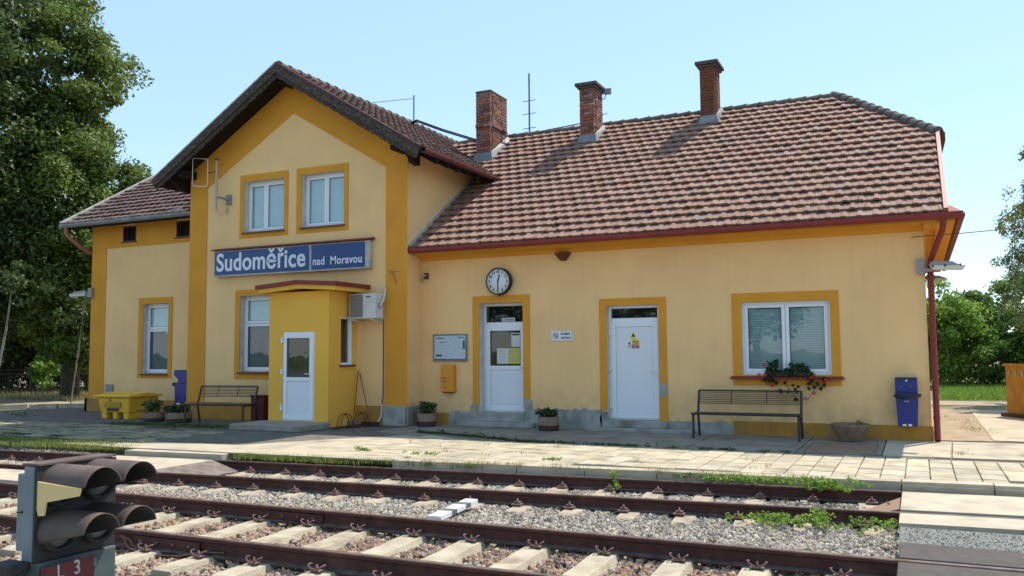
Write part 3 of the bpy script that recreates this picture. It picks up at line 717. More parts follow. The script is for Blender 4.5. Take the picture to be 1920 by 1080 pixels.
for (bx, by, ln, lab, k) in ((-24.9, -.6, .33, 'slender pale leaning trunk of a young tree at the far left', 1), (-25.6, 2.6, .02, 'thin straight sapling between the leaning trunk and the station', 2)):
    t = thing('sapling', lab, 'tree', (bx, by, 0))
    hh = 2.4 if k == 1 else 1.6
    MB().tube([(bx, by, 0), (bx+ln*.5, by+.1, hh*.5), (bx+ln, by+.2, hh), (bx+ln+.1, by+.3, hh+1.6)], [.05 if k == 1 else .025, .04 if k == 1 else .02, .03, .015], 7).build('trunk', BARKL, t)
    V, F, r_ = crown(E1(16, (bx+ln+.1, by+.3, hh+1.4), (.8, .8, .8), .25, 70+k, .1), 50, .12, 80+k)
    link('crown', fmesh('crown', V-np.array((bx, by, 0)), F, GREEND, r_), t)
# right side
tree('bush', 'tall leafy bush with bright green leaves right behind the corner downpipe', (1.3, 24.5, 0), 3,
     cat_([E1(110, (1.0, 24.5, 2.0), (1.9, 2.2, 2.0), .55, 91, .3), E1(20, (.2, 25, 3.0), (.8, 1, 1.1), .4, 92)]), 200, .17, GREENB, .1, seed=9, cat='bush')
tree('bush', 'dense green bush beyond the lawn, between the bright bush and the conifer', (4.1, 26.5, 0), 3.2,
     cat_([E1(150, (4.0, 26.5, 2.1), (2.7, 2.2, 2.25), .6, 93, .3), E1(30, (2.3, 26, 3.2), (.8, .8, 1.2), .45, 94)]), 190, .17, GREENM, .12, seed=10, cat='bush')
tree('bush', 'broad green bush at the right edge behind the orange fence', (8.0, 26.0, 0), 3,
     E1(120, (8.0, 26.0, 2.0), (2.9, 2.4, 2.4), .6, 95, .3), 170, .18, GREENB, .12, seed=11, cat='bush')
# feathery conifer
t = thing('conifer', 'feathery drooping conifer reaching in from the right edge above the bushes', 'tree', (4.05, 12.6, 0))
mb = MB(); g = random.Random(4); cl = []
limbs(mb, (4.05, 12.6, 0), (4.1, 12.6, 8.4), .16, [], 5)
for k in range(105):
    z = g.uniform(2.0, 8.2); a = g.uniform(0, 2*PI); L = (2.5-.25*abs(z-4.2)*1.3)*(g.uniform(.6, 1.0)); L = max(L, .4)
    p0 = Vector((4.06, 12.6, z)); p1 = p0+Vector((math.cos(a)*L*.6, math.sin(a)*L*.6, .22)); p2 = p0+Vector((math.cos(a)*L, math.sin(a)*L, -.05-.15*L))
    mb.tube([p0, p1, p2], [.03, .02, .008], 5, False)
    for s_ in range(9):
        tt = .3+.7*s_/8; q_ = p0.lerp(p1, tt/.6) if tt < .6 else p1.lerp(p2, (tt-.6)/.4)
        cl.append((q_.x+g.gauss(0, .09), q_.y+g.gauss(0, .09), q_.z-.08+g.gauss(0, .05), .15+.1*g.random()))
mb.build('trunk', BARK, t)
V, F, r_ = crown(np.array(cl), 75, .075, 77, .0, 1.1)
link('crown', fmesh('crown', V-np.array((4.05, 12.6, 0)), F, CONIF, r_), t)
# trees on the far side of the tracks (seen in the window panes)
base_tree = None
for k, (x, y, s_) in enumerate(((-17, -36, 1.0), (-9.5, -39, 1.15), (-26, -40, 1.2), (4, -42, 1.1), (-36, -38, 1.1), (13, -40, .9))):
    lab = ['round tree mirrored in the left windows, across the tracks', 'tall tree across the tracks mirrored in the door panes', 'wide tree across the tracks mirrored in the end window',
           'tree across the tracks on the side of the right crossing', 'outermost left tree across the tracks', 'smallest tree across the tracks at the right'][k]
    if base_tree is None:
        base_tree = tree('roadside_tree', lab, (x, y, -.3), 6, E1(70, (x, y, 5.0), (3.6, 3.6, 3.6), .9, 101), 90, .3, GREEND, .2, seed=12, group='trees across the tracks'); o = base_tree
    else:
        o = copy_tree(base_tree); o['label'] = lab
    o.location = (x, y, -.3); o.scale = (s_,)*3; o.rotation_euler.z = k*1.3

# ------------------------------------------------------------------ iron fence at the left
fe = thing('iron_fence', 'rusty iron picket fence with a wavy ornamental top band behind dry grass', 'fence', (-33, 9.3, 0))
A, Bp = Vector((-37.2, 6.75, 0)), Vector((-31.2, 10.4, 0)); D = (Bp-A); Lf = D.length; dn = D.normalized()
for z in (.2, .82, 1.0): MB().bar(A+Vector((0, 0, z)), Bp+Vector((0, 0, z)), .03, .035).build('fence_rail', FENCEM, fe)
for k in range(4):
    p = A+dn*(Lf*k/3); MB().box(p.x-.05, p.x+.05, p.y-.05, p.y+.05, 0, 1.08).build('post', FENCEM, fe)
for k in range(56):
    p = A+dn*(.06+k*.125); MB().box(p.x-.014, p.x+.014, p.y-.014, p.y+.014, .08, .83).build('picket', FENCEM, fe)
for k in range(28):
    p = A+dn*(.1+k*.25); MB().tube([p+dn*.0+Vector((0, 0, .84)), p+dn*.05+Vector((0, 0, .96)), p+dn*.1+Vector((0, 0, .86)), p+dn*.15+Vector((0, 0, .98))], .014, 4).build('ornament', FENCEM, fe)

# orange board fence at the right
of = thing('board_fence', 'orange brown wooden board fence with pale carved marks at the right edge', 'fence', (2.6, 6.4, 0))
for k in range(9):
    x = 1.72+k*.17+.0; y = 6.95-k*.28
    MB().obox((x+.08, y-.13, .62), Vector((.079, -.13, 0)), Vector((.01, .006, 0)), (0, 0, .58+.01*(k % 3))).build('board', FWOOD, of)
MB().bar((1.68, 7.0, 1.22), (3.3, 4.4, 1.22), .05, .06).build('top_rail', FWOOD, of)
for k in range(10):
    x = 1.80+k*.115; y = 6.80-k*.19; hh = .09+.03*((k*7) % 3)
    MB().obox((x-.02, y-.012, 1.02+.01*(k % 2)), Vector((.012, -.02, 0)), Vector((.004, .003, 0)), (0, 0, hh/2)).build('carved_mark', SIGC, of)
MB().bar((1.62, 6.9, .03), (2.9, 4.4, .06), .12, .10).build('bottom_rail', BARK, of)

# ================================================================== STATION BUILDING
st = thing('station_building', 'yellow and orange railway station with tiled roofs, a gabled centre and brick chimneys', 'station building', (-11, 5, 0))
def wall_y(y, xs, zs, holes):
    """wall sheet with holes on plane y; xs,zs sorted cut lines"""
    m = MB()
    for a, b in zip(xs[:-1], xs[1:]):
        for c, d in zip(zs[:-1], zs[1:]):
            cx, cz = (a+b)/2, (c+d)/2
            if any(h[0] < cx < h[1] and h[2] < cz < h[3] for h in holes): continue
            m.add([(a, y, c), (b, y, c), (b, y, d), (a, y, d)], [(0, 1, 2, 3)])
    return m
def cuts(lo, hi, vals): return sorted({lo, hi, *vals})
# gable roof geometry
GX, GZ, GS = -13.69, 8.43, .612
MZ, MS, MY0 = 3.93, .69, -.55
LZ, LS, LY0 = 5.40, .61, -.05
RY = 4.95; RZ = MZ+MS*(RY-MY0)
gz = lambda x: GZ-GS*abs(x-GX)
mz = lambda y: MZ+MS*(y-MY0)
# right wing walls
D1 = (-8.96, -7.89, .30, 2.70); D2 = (-5.98, -4.88, .22, 2.56); WR = (-3.24, -1.62, 1.15, 2.545)
hs = [D1, D2, WR]
XW = cuts(-10.44, 0, [v for h_ in hs for v in h_[:2]]); ZW = cuts(0, 3.78, [v for h_ in hs for v in h_[2:]])
m = wall_y(0, XW, ZW, hs)
m.add([(0, 0, 0), (0, 10.4, 0), (0, 10.4, 3.78), (0, 0, 3.78)], [(0, 1, 2, 3)])
m.add([(.2, .3, 3.7), (.2, 10.1, 3.7), (.2, 7.4, 6.0), (.2, 2.5, 6.0)], [(0, 1, 2, 3)])
m.add([(0, 10.4, 0), (-17, 10.4, 0), (-17, 10.4, 3.78), (0, 10.4, 3.78)], [(0, 1, 2, 3)])
wr = m.build('wall', PALE, st)
# gable walls
U1 = (-15.21, -13.95, 4.63, 5.90); U2 = (-13.42, -12.17, 4.63, 5.91); L1 = (-15.29, -14.03, 1.18, 3.05)
hs = [U1, U2, L1]
XG = cuts(-17.0, -10.44, [v for h_ in hs for v in h_[:2]]+[GX]); ZG = cuts(0, 6.05, [v for h_ in hs for v in h_[2:]])
m = wall_y(-.65, XG, ZG, hs)
m.add([(-17, -.65, 6.05), (-10.44, -.65, 6.05), (-10.44, -.65, gz(-10.44)-.13), (GX, -.65, GZ-.13), (-17, -.65, gz(-17)-.13)], [(0, 1, 2, 3, 4)])
m.add([(-10.44, -.65, 0), (-10.44, 0, 0), (-10.44, 3.2, 3.0), (-10.44, 3.2, 6.3), (-10.44, -.65, 6.3)], [(0, 1, 2, 3, 4)])
m.add([(-17, -.65, 0), (-17, 10.4, 0), (-17, 10.4, 6.28), (-17, -.65, 6.28)], [(0, 1, 2, 3)])
m.build('gable_wall', PALE, st)
# left wing walls
LW = (-19.96, -18.97, 1.09, 3.05); V1 = (-20.84, -20.30, 4.87, 5.30); V2 = (-18.74, -18.20, 4.87, 5.30)
hs = [LW, V1, V2]
XL = cuts(-22.1, -17.0, [v for h_ in hs for v in h_[:2]]); ZL = cuts(0, 5.42, [v for h_ in hs for v in h_[2:]])
m = wall_y(.51, XL, ZL, hs)
m.add([(-22.1, .51, 0), (-22.1, 9.4, 0), (-22.1, 9.4, 5.4), (-22.1, 4.95, 8.0), (-22.1, .51, 5.4)], [(0, 1, 2, 3, 4)])
m.add([(-22.1, 9.4, 0), (-17, 9.4, 0), (-17, 9.4, 5.4), (-22.1, 9.4, 5.4)], [(0, 1, 2, 3)])
m.build('wall', PALE, st)

# orange plaster bands (proud of the wall)
e = .018
def plate(name, poly, y, m=ORANGE, t=e): return MB().prism(poly, y-t, y-.0005, 'y').build(name, m, st)
# gable: frame polygon
zk, za = 5.86, 7.46; xi0, xi1 = -16.43, -11.0
outer = [(-17.0, .44), (-17.0, gz(-17)-.12), (GX, GZ-.12), (-10.44, gz(-10.44)-.12), (-10.44, .44)]
m = MB()
fr_ = [(-17.018, .43), (xi0, .43), (xi0, zk), (GX, za), (xi1, zk), (xi1, .43), (-10.422, .43), (-10.422, gz(-10.44)-.10), (GX, GZ-.12), (-17.018, gz(-17)-.10)]
y0 = -.65-e
pl = lambda a: (a[0], y0, a[1])
vs = [pl(p) for p in fr_]
m.add(vs, [(0, 1, 2, 9), (2, 3, 8, 9), (3, 4, 7, 8), (4, 5, 6, 7)])
# inner edges thickness
inn = [1, 2, 3, 4, 5]
for a_, b_ in zip(inn[:-1], inn[1:]):
    m.add([vs[a_], vs[b_], (vs[b_][0], -.65, vs[b_][2]), (vs[a_][0], -.65, vs[a_][2])], [(0, 1, 2, 3)])
m.build('plaster_band', ORANGE, st)
# left wing band + pilaster
m = MB(); y0 = .51-e
for (a0, a1, c0, c1) in ((-22.118, -21.5, .36, 5.42), (-21.5, -20.84, 4.72, 5.42), (-20.84, -20.30, 4.72, 4.87), (-20.30, -18.74, 4.72, 5.42), (-18.74, -18.2, 4.72, 4.87), (-18.2, -17.0, 4.72, 5.42)):
    m.box(a0, a1, y0, .51-.0005, c0, c1)
m.box(-22.118, -22.1005, y0, 1.6, .36, 5.42)
m.build('plaster_band', ORANGE, st)
def surround(x0, x1, z0, z1, o, y, name='plaster_surround', openb=False, t=e):
    a0, a1, c0, c1 = o
    if openb: poly = [(x0, z0), (a0, z0), (a0, c1), (a1, c1), (a1, z0), (x1, z0), (x1, z1), (x0, z1)]
    else:
        return MB().ring_prism([(x0, z0), (x1, z0), (x1, z1), (x0, z1)], [(a0, c0), (a1, c0), (a1, c1), (a0, c1)], y-t, y-.0005, 'y').build(name, ORANGE, st)
    m = MB()
    m.box(x0, a0, y-t, y-.0005, z0, z1); m.box(a1, x1, y-t, y-.0005, z0+(-.22 if False else 0), z1); m.box(a0, a1, y-t, y-.0005, c1, z1)
    return m.build(name, ORANGE, st)
surround(-9.12, -7.73, .45, 2.86, D1, 0, openb=True)
surround(-6.14, -4.72, .42, 2.705, D2, 0, openb=True)
MB().box(-4.88, -4.72, -e, -.0005, .21, .419).build('plaster_surround', ORANGE, st)
surround(-3.415, -1.46, .952, 2.72, WR, 0)
surround(-15.35, -13.83, 4.49, 6.07, U1, -.65); surround(-13.57, -12.05, 4.49, 6.07, U2, -.65)
surround(-15.45, -13.86, 1.01, 3.20, L1, -.65)
surround(-20.13, -18.82, .967, 3.22, LW, .51)
# plinths
MB().box(-9.5, -4.7, -.022, 0, .0, .05).box(-10.40, -9.35, -.022, -.0005, 0, .27).box(-3.45, .024, -.022, -.0005, 0, .262).box(.0005, .024, 0, 10, 0, .262).build('plinth', PLINTHO, st)
MB().box(-17.05, -11.80, -.695, -.651, 0, .43).box(-11.8, -11.03, -.695, -.651, 0, .43).build('plinth', PLINTHO, st)
MB().box(-22.2, -17.0, .45, .509, 0, .36).box(-22.2, -22.101, .45, 5, 0, .36).build('plinth', PLINTHO, st)
MB().box(-11.04, -10.40, -.71, -.655, 0, .435).box(-10.439, -10.385, -.71, .0, 0, .43).build('corner_block', GREYPL, st, .01)
# cement repair patches with ragged outlines
def patch(x0, x1, z0, z1, seed, y=-.0245, top=.06, name='cement_patch'):
    g = random.Random(seed); n = int((x1-x0)/.07)+2
    topl = [(x0+(x1-x0)*i/n, z1-top*g.random()*(1 if 0 < i < n else 1.5)) for i in range(n, -1, -1)]
    poly = [(x0, z0), (x1, z0)]+[(x1+.03*g.random(), z0+(z1-z0)*.5)]+topl+[(x0-.04*g.random(), z0+(z1-z0)*.55)]
    MB().prism(poly, y, -.0002, 'y').build(name, GREYPL, st)
patch(-9.72, -8.98, 0, .34, 1); patch(-9.16, -9.0, .34, .50, 2, -.021); patch(-7.87, -6.12, 0, .44, 3); patch(-7.86, -7.70, .40, .62, 4, -.021)
patch(-6.12, -5.98, .0, .43, 5); patch(-4.87, -3.44, 0, .26, 6); patch(-4.86, -4.74, .7, 1.0, 7, -.021); patch(-8.97, -7.88, 0, .13, 8, -.03, .02)

# steps
MB().box(-9.25, -7.6, -.20, 0, 0, .11).build('door_step', GREYPL, st, .015)
MB().box(-9.0, -7.86, -.045, .24, .11, .295).build('door_step', GREYPL, st, .012)
g = random.Random(2)
poly = [(-6.45, 0), (-6.5, -.2), (-6.3, -.34), (-5.9, -.30), (-5.5, -.36), (-5.0, -.30), (-4.4, -.33), (-4.15, -.2), (-4.2, 0)]
MB().prism(poly, 0, .075, 'z').build('door_step', GREYPL, st, .012)
MB().box(-6.05, -4.72, -.13, .24, .076, .215).build('door_step', GREYPL, st, .012)

# cornice of the right wing
m = MB()
m.prism([(-.46, 3.82), (-.46, 3.90), (-.02, 3.90), (0, 3.72), (-.05, 3.72), (-.12, 3.79)], -10.40, .0, 'x')
m.build('cornice', ORANGE, st)
MB().prism([(.0, 3.72), (.05, 3.72), (.12, 3.80), (.50, 3.82), (.50, 3.90), (0, 3.90)], -.46, 10.5, 'y').build('cornice', ORANGE, st)
# gutters (box section, open on top)
def gutter(p0, p1, out, m, name='gutter', w=.13, h=.10):
    p0, p1, out = Vector(p0), Vector(p1), Vector(out).normalized(); up = Vector((0, 0, 1))
    prof = [(0, 0), (0, -h*.6), (w*.25, -h), (w*.75, -h), (w, -h*.55), (w, .01), (w*.9, .01), (w*.9, -h*.5), (w*.7, -h*.85), (w*.3, -h*.85), (w*.1, -h*.5), (w*.1, 0)]
    vs = [p+out*a+up*b for p in (p0, p1) for a, b in prof]; n = len(prof)
    return MB().add(vs, [(i, (i+1) % n, n+(i+1) % n, n+i) for i in range(n)]+[tuple(range(n)), tuple(range(n, 2*n))[::-1]]).build(name, m, st)
gutter((-10.5, -.50, 3.945), (.62, -.50, 3.945), (0, -1, 0), REDM)
gutter((.52, -.48, 3.94), (.52, 10.5, 3.94), (1, 0, 0), REDM)
gutter((-9.72, -1.25, gz(-9.75)+.02), (-9.72, 2.35, gz(-9.75)+.02), (1, 0, 0), BRNRED)
gutter((-22.7, -.06, 5.42), (-17.02, -.06, 5.42), (0, -1, 0), ZINC)
# skirt roof over the right cornice
MB().add([(.30, -.5, 3.96), (.62, -.6, 3.945), (.62, 10.5, 3.945), (.30, 10.5, 4.22), (.30, -.15, 4.20)], [(0, 1, 2, 3, 4)]).build('skirt_flashing', REDPK, st)
MB().add([(.29, -.55, 3.93), (.62, -.6, 3.945), (.30, -.15, 4.21)], [(0, 1, 2)]).build('skirt_flashing', REDPK, st)
# downpipes
dp = MB().tube([(.30, -.55, 3.90), (.31, -.54, 3.78), (.30, -.50, 3.68), (.10, -.09, 3.20), (.085, -.05, 3.10), (.085, -.05, .1), (.085, -.09, .02)], .052, 12).build('downpipe', REDM, st)
for z in (2.9, 1.5, .4): MB().lathe((.085, -.05, z), [(.054, 0), (.06, 0), (.06, .03), (.054, .03)], 12).build('pipe_clamp', REDM, dp)
MB().tube([(-22.45, -.12, 5.34), (-22.46, -.12, 5.16), (-22.42, -.05, 5.05), (-22.24, .3, 4.72), (-22.17, .75, 4.55), (-22.17, 1.6, 4.4), (-22.17, 1.7, .1)], .055, 12).build('downpipe', REDPK, st)

# ------------------------------------------------------------------ roofs
TW, TE, TL = .262, .318, .37
PROF = [(0, .017), (.22, .017), (.30, .003), (.48, 0), (.58, .007), (.68, 0), (.90, .004), (1.0, .017)]
def tile_vf():
    vs = []; n = len(PROF)
    for t, h in PROF: vs.append((t*TW, 0, h+.064))
    for t, h in PROF: vs.append((t*TW, TL, h+.002))
    for t, h in PROF: vs.append((t*TW, .006, h+.018))
    fs = [(i, i+1, n+i+1, n+i) for i in range(n-1)]+[(2*n+i, 2*n+i+1, i+1, i) for i in range(n-1)]
    fs += [(2*n, 0, n), (2*n+n-1, n+n-1, n-1)]
    return vs, fs
TV, TF = tile_vf()
tile_me = {}
def tile_mesh(m):
    if m.name not in tile_me: tile_me[m.name] = MB().add(TV, TF).mesh('roof_tile', m)
    return tile_me[m.name]
def tiles(parent, origin, udir, sdir, nu, ns, keep, m, quota, near, name='roof_tile'):
    """rows of tiles on a slope; the `quota` nearest to the camera as single parts, the rest joined"""
    O, U, Sd = Vector(origin), Vector(udir).normalized(), Vector(sdir).normalized(); N = U.cross(Sd)
    off = WP[parent.name]; L = []; half = set()
    g = random.Random(9)
    for j in range(ns):
        for i in range(nu):
            p = O+U*((i+(.5 if j % 2 else 0))*TW)+Sd*(j*TE)
            c = p+U*TW/2+Sd*TE/2
            kp = keep(c)
            if not kp: continue
            L.append(((c-CP).length, p, g.gauss(0, .012), g.gauss(0, .006), g.gauss(0, .004), .5 if kp == .5 else 1.0))
    L.sort(key=lambda a: a[0])
    M0 = Matrix((U, Sd, N)).transposed()
    for d, p, a, b, c, wx in L[:quota]:
        o = link(name, tile_mesh(m), parent); mm = M0 @ Euler((a*.6, b, a)).to_matrix()
        o.matrix_local = Matrix.Translation(p-off+N*c) @ mm.to_4x4() @ Matrix.Diagonal((wx, 1, 1, 1))
    if L[quota:]:
        tv = np.array(TV); nV = len(tv); Vs = []; Fs = []; rr = []
        tf3 = []
        for q_ in TF:
            for k in range(1, len(q_)-1): tf3.append((q_[0], q_[k], q_[k+1]))
        tf3 = np.array(tf3)
        for k, (d, p, a, b, c, wx) in enumerate(L[quota:]):
            mm = np.array(M0 @ Euler((a*.6, b, a)).to_matrix())
            Vs.append((tv*np.array([wx, 1, 1])) @ mm.T+np.array(p-off+N*c)); Fs.append(tf3+k*nV); rr += [g.random()]*nV
        o = link('roof_tiles', fmesh('roof_tiles', np.concatenate(Vs), np.concatenate(Fs), m, np.array(rr)), parent); o['kind'] = 'stuff'
        o.data.shade_flat()
# decks
hipx = lambda y: .35-(y-2.5)*(2.08/2.45) if y > 2.5 else .35
valy = lambda x: (gz(x)-MZ)/MS+MY0
def slabroof(name, poly, m, t=.05):
    n = len(poly); vs = [Vector(p) for p in poly]; vs2 = [p-Vector((0, 0, t)) for p in vs]
    return MB().add(vs+vs2, [tuple(range(n)), tuple(range(n, 2*n))[::-1]]+[(i, (i+1) % n, n+(i+1) % n, n+i) for i in range(n)]).build(name, m, st)
xr = -12.55
main = slabroof('roof', [(-10.44, MY0, MZ), (.33, MY0, MZ), (.33, 2.5, mz(2.5)), (-1.73, RY, RZ), (xr, RY, RZ), (-9.72, valy(-9.72), mz(valy(-9.72))), (-10.44, valy(-9.72), mz(valy(-9.72)))], SOFFIT)
slabroof('hip_roof', [(.33, 2.5, mz(2.5)), (.33, 7.4, mz(2.5)), (-1.73, RY, RZ)], RIDGE)
slabroof('roof_slope', [(.33, 7.4, mz(2.5)), (.33, 10.45, MZ), (-10.4, 10.45, MZ), (xr, RY, RZ), (-1.73, RY, RZ)], TILED)
cs = 1/math.hypot(1, MS)
tiles(main, (-13.1, MY0-.03, MZ+.012), (1, 0, 0), (0, cs, MS*cs), 52, 22,
      lambda c: (1 if c.x < hipx(c.y)-(.09 if c.y > 2.5 else .03) else (.5 if c.x < hipx(c.y)+.09 else 0))*(c.y < RY-.02) if (c.x > -10.40 if c.y < valy(-9.75) else c.y > -9 and gz(c.x) < c.z+.04) else 0, TILE, 300, True)
# verge and flashings of the main roof
def barp(name, p, q, w, h, m, par=st, up=(0, 0, 1)): return MB().bar(p, q, w, h, up).build(name, m, par)
barp('verge_flashing', (.36, MY0-.02, MZ+.03), (.36, 2.52, mz(2.52)+.03), .07, .16, REDPK)
barp('hip_gutter', (.42, 2.45, mz(2.5)-.02), (.42, 7.5, mz(2.5)-.02), .12, .10, BRNRED)
MB().add([(.37, 2.40, mz(2.4)+.06), (.50, 2.40, mz(2.4)+.06), (.50, 2.40, mz(2.4)-.12), (.40, 2.40, mz(2.4)-.5)], [(0, 1, 2, 3)]).build('verge_flashing', BRNRED, st)
barp('wall_flashing', (-10.42, MY0-.02, MZ+.07), (-10.42, 2.4, mz(2.4)+.07), .05, .10, LEAD)
def halfpipe(L, r1, r2, n=7, t=.018):
    vs = []; 
    for (y, rr) in ((0, r1), (L*.12, r1), (L*.14, r1*.93), (L, r2)):
        for k in range(n+1):
            a = PI*k/n; vs.append((math.cos(a)*rr, y, math.sin(a)*rr))
    fs = [(j*(n+1)+k, j*(n+1)+k+1, (j+1)*(n+1)+k+1, (j+1)*(n+1)+k) for j in range(3) for k in range(n)]
    fs.append(tuple(range(n+1)))
    return vs, fs
hv, hf = halfpipe(.40, .14, .11)
hm_ = MB().add(hv, hf).mesh('ridge_tile', RIDGE)
def ridge_row(parent, p, q, step=.34, me=hm_, lift=.0, name='ridge_tile'):
    p, q = Vector(p), Vector(q); d = (q-p); n = int(d.length/step); d.normalize(); x = d.cross(Vector((0, 0, 1))).normalized(); z = x.cross(d)
    off = WP[parent.name]
    for i in range(n):
        o = link(name, me, parent); mm = Matrix((x, d, z)).transposed()
        o.matrix_local = Matrix.Translation(p+d*(i*step)-off+z*lift) @ mm.to_4x4() @ Euler((random.gauss(0, .015), random.gauss(0, .03), random.gauss(0, .015))).to_matrix().to_4x4()
ridge_row(main, (.36, 2.42, mz(2.45)+.02), (-1.75, RY, RZ+.03), .285)
ridge_row(main, (-1.7, RY, RZ+.0), (-12.4, RY, RZ+.0), .36)

# gable roof
YG0, YG1 = -1.30, 11.6
xl, xrr = -17.68, -9.70
ur = slabroof('gable_roof', [(GX, YG0, GZ), (xrr, YG0, gz(xrr)), (xrr, YG1, gz(xrr)), (GX, YG1, GZ)], SOFFIT, .07)
slabroof('roof_slope', [(GX, YG0, GZ), (GX, YG1, GZ), (xl, YG1, gz(xl)), (xl, YG0, gz(xl))], SOFFIT, .07)
cg = 1/math.hypot(1, GS)
tiles(ur, (xrr+.03, YG0+.03, gz(xrr)+.012), (0, 1, 0), (-cg, 0, GS*cg), 48, 15, lambda c: c.x > GX and (c.y < valy(c.x)+.2 or c.z > RZ-.05) and c.y < 7.5, TILED, 0, True)
ul_ = slabroof('roof_slope', [(GX, YG0+.02, GZ+.05), (GX, YG1, GZ+.05), (xl, YG1, gz(xl)+.05), (xl, YG0+.02, gz(xl)+.05)], TILED, .04)
ridge_row(ur, (GX, YG0+.05, GZ+.02), (GX, YG1, GZ+.02), .36)
# barge boards, two layers each side, rafters ends and soffit boards
for sgn, xe in ((1, xrr+.02), (-1, xl-.02)):
    sl_ = Vector((sgn, 0, -GS)).normalized(); nrm = Vector((sgn*GS, 0, 1)).normalized()
    P0 = Vector((GX, YG0-.02, GZ+.075)); Lb = abs(xe-GX)*math.hypot(1, GS)
    def strip_(name, a, b, y0, y1, m, l0=0, l1=1):
        vs = []
        for y in (y0, y1):
            for (l, dpt) in ((l0, a), (l1, a), (l1, b), (l0, b)):
                p = P0+sl_*(Lb*l)-nrm*dpt; 
                if l == 0: p = Vector((GX, 0, GZ+.075-dpt*math.hypot(1, GS)))
                vs.append((p.x, y, p.z))
        return MB().add(vs, [(0, 1, 2, 3), (7, 6, 5, 4), (0, 4, 5, 1), (1, 5, 6, 2), (2, 6, 7, 3), (3, 7, 4, 0)]).build(name, m, st)
    strip_('barge_board', 0, .19, YG0-.035, YG0+.01, DWOOD)
    strip_('barge_board', .13, .27, YG0+.012, YG0+.05, DWOOD)
    strip_('tile_edge', -.03, 0.002, YG0-.05, YG0+.04, LEAD if sgn < 0 else BRNRED)
    # ragged lower edging
    g = random.Random(5+sgn); mm_ = MB(); n = 60
    for k in range(n):
        l = .02+.96*k/n; p = P0+sl_*(Lb*l)-nrm*.26; q_ = P0+sl_*(Lb*(l+.96/n))-nrm*.26; dd = nrm*(.008+.018*abs(math.sin(k*.9))+.012*g.random())
        mm_.add([(p.x, YG0+.02, p.z), (q_.x, YG0+.02, q_.z), (q_.x-dd.x, YG0+.02, q_.z-dd.z), (p.x-dd.x, YG0+.02, p.z-dd.z),
                 (p.x, YG0+.045, p.z), (q_.x, YG0+.045, q_.z), (q_.x-dd.x, YG0+.045, q_.z-dd.z), (p.x-dd.x, YG0+.045, p.z-dd.z)], [(0, 1, 2, 3), (7, 6, 5, 4), (2, 6, 7, 3), (0, 4, 5, 1)])
    o = mm_.build('frayed_edging', DWOOD, st); o['kind'] = 'stuff'
    # purlin ends
    for l in ((.0, .80) if sgn > 0 else (.80,)):
        x = GX+sgn*Lb*l*cg*1.0; z = gz(x)-.26
        MB().box(x-.09, x+.09, YG0+.14, -.63, z-.10, z+.10).build('purlin_end', SOFFIT, st, .02)
    x = GX+sgn*3.52; z = gz(x)-.25
    # corbel carved in steps beneath the eave
    MB().prism([(YG0+.2, z+.06), (YG0+.2, z-.02), (YG0+.35, z-.08), (-.9, z-.18), (-.65, z-.22), (-.65, z+.06)], x-.07, x+.07, 'x').build('corbel', SOFFIT, st)
for k in range(8):      # soffit rafters under the right eave
    y = -.5+k*.5; x0, x1 = -10.46, -9.74
    if k < 6: MB().bar((x0, y, gz(x0)-.15), (x1, y, gz(x1)-.13), .09, .12).build('rafter', SOFFIT, st)
# left wing roof
XL0, XL1 = -22.72, -17.0
lz = lambda y: LZ+LS*(y-LY0)
lr = slabroof('roof', [(XL0, LY0, LZ), (XL1, LY0, LZ), (XL1, RY, lz(RY)), (XL0, RY, lz(RY))], SOFFIT, .06)
slabroof('roof_slope', [(XL0, RY, lz(RY)), (XL1, RY, lz(RY)), (XL1, 9.95, LZ), (XL0, 9.95, LZ)], TILED, .06)
cl_ = 1/math.hypot(1, LS)
# line of the pale flashing: from (-18.7,-.03) up to (-17.0,.75)
fl = lambda x: (x+18.72)*(.80/1.72)-.05
tiles(lr, (XL0+.02, LY0-.03, LZ+.012), (1, 0, 0), (0, cl_, LS*cl_), 22, 17, lambda c: c.x < XL1+.02 and (c.x < -18.7 or c.y > fl(c.x)) and c.z < gz(c.x)+.15 or (c.x < xl and c.x < XL1), TILED, 0, True)
barp('verge_flashing', (XL0, LY0-.04, LZ+.05), (XL0, RY, lz(RY)+.05), .10, .12, LEAD)
barp('rake_flashing', (-18.75, -.06, LZ+.06), (-17.0, .78, lz(.78)+.07), .09, .05, LEAD)
MB().add([(-18.7, -.04, LZ+.01), (-17.01, -.04, LZ+.01), (-17.01, .75, lz(.75)+.03)], [(0, 1, 2)]).build('gap_shade_panel', SOFFIT, st)  # dark panel standing in for the shade of the open gap
for k in range(10):
    x = -22.3+k*.55; MB().bar((x, -.05, LZ-.09), (x, .5, lz(.5)-.11), .08, .11).build('rafter', SOFFIT, st)
MB().box(-22.68, -17.02, -.06, -.03, 5.27, 5.38).build('fascia', SOFFIT, st)

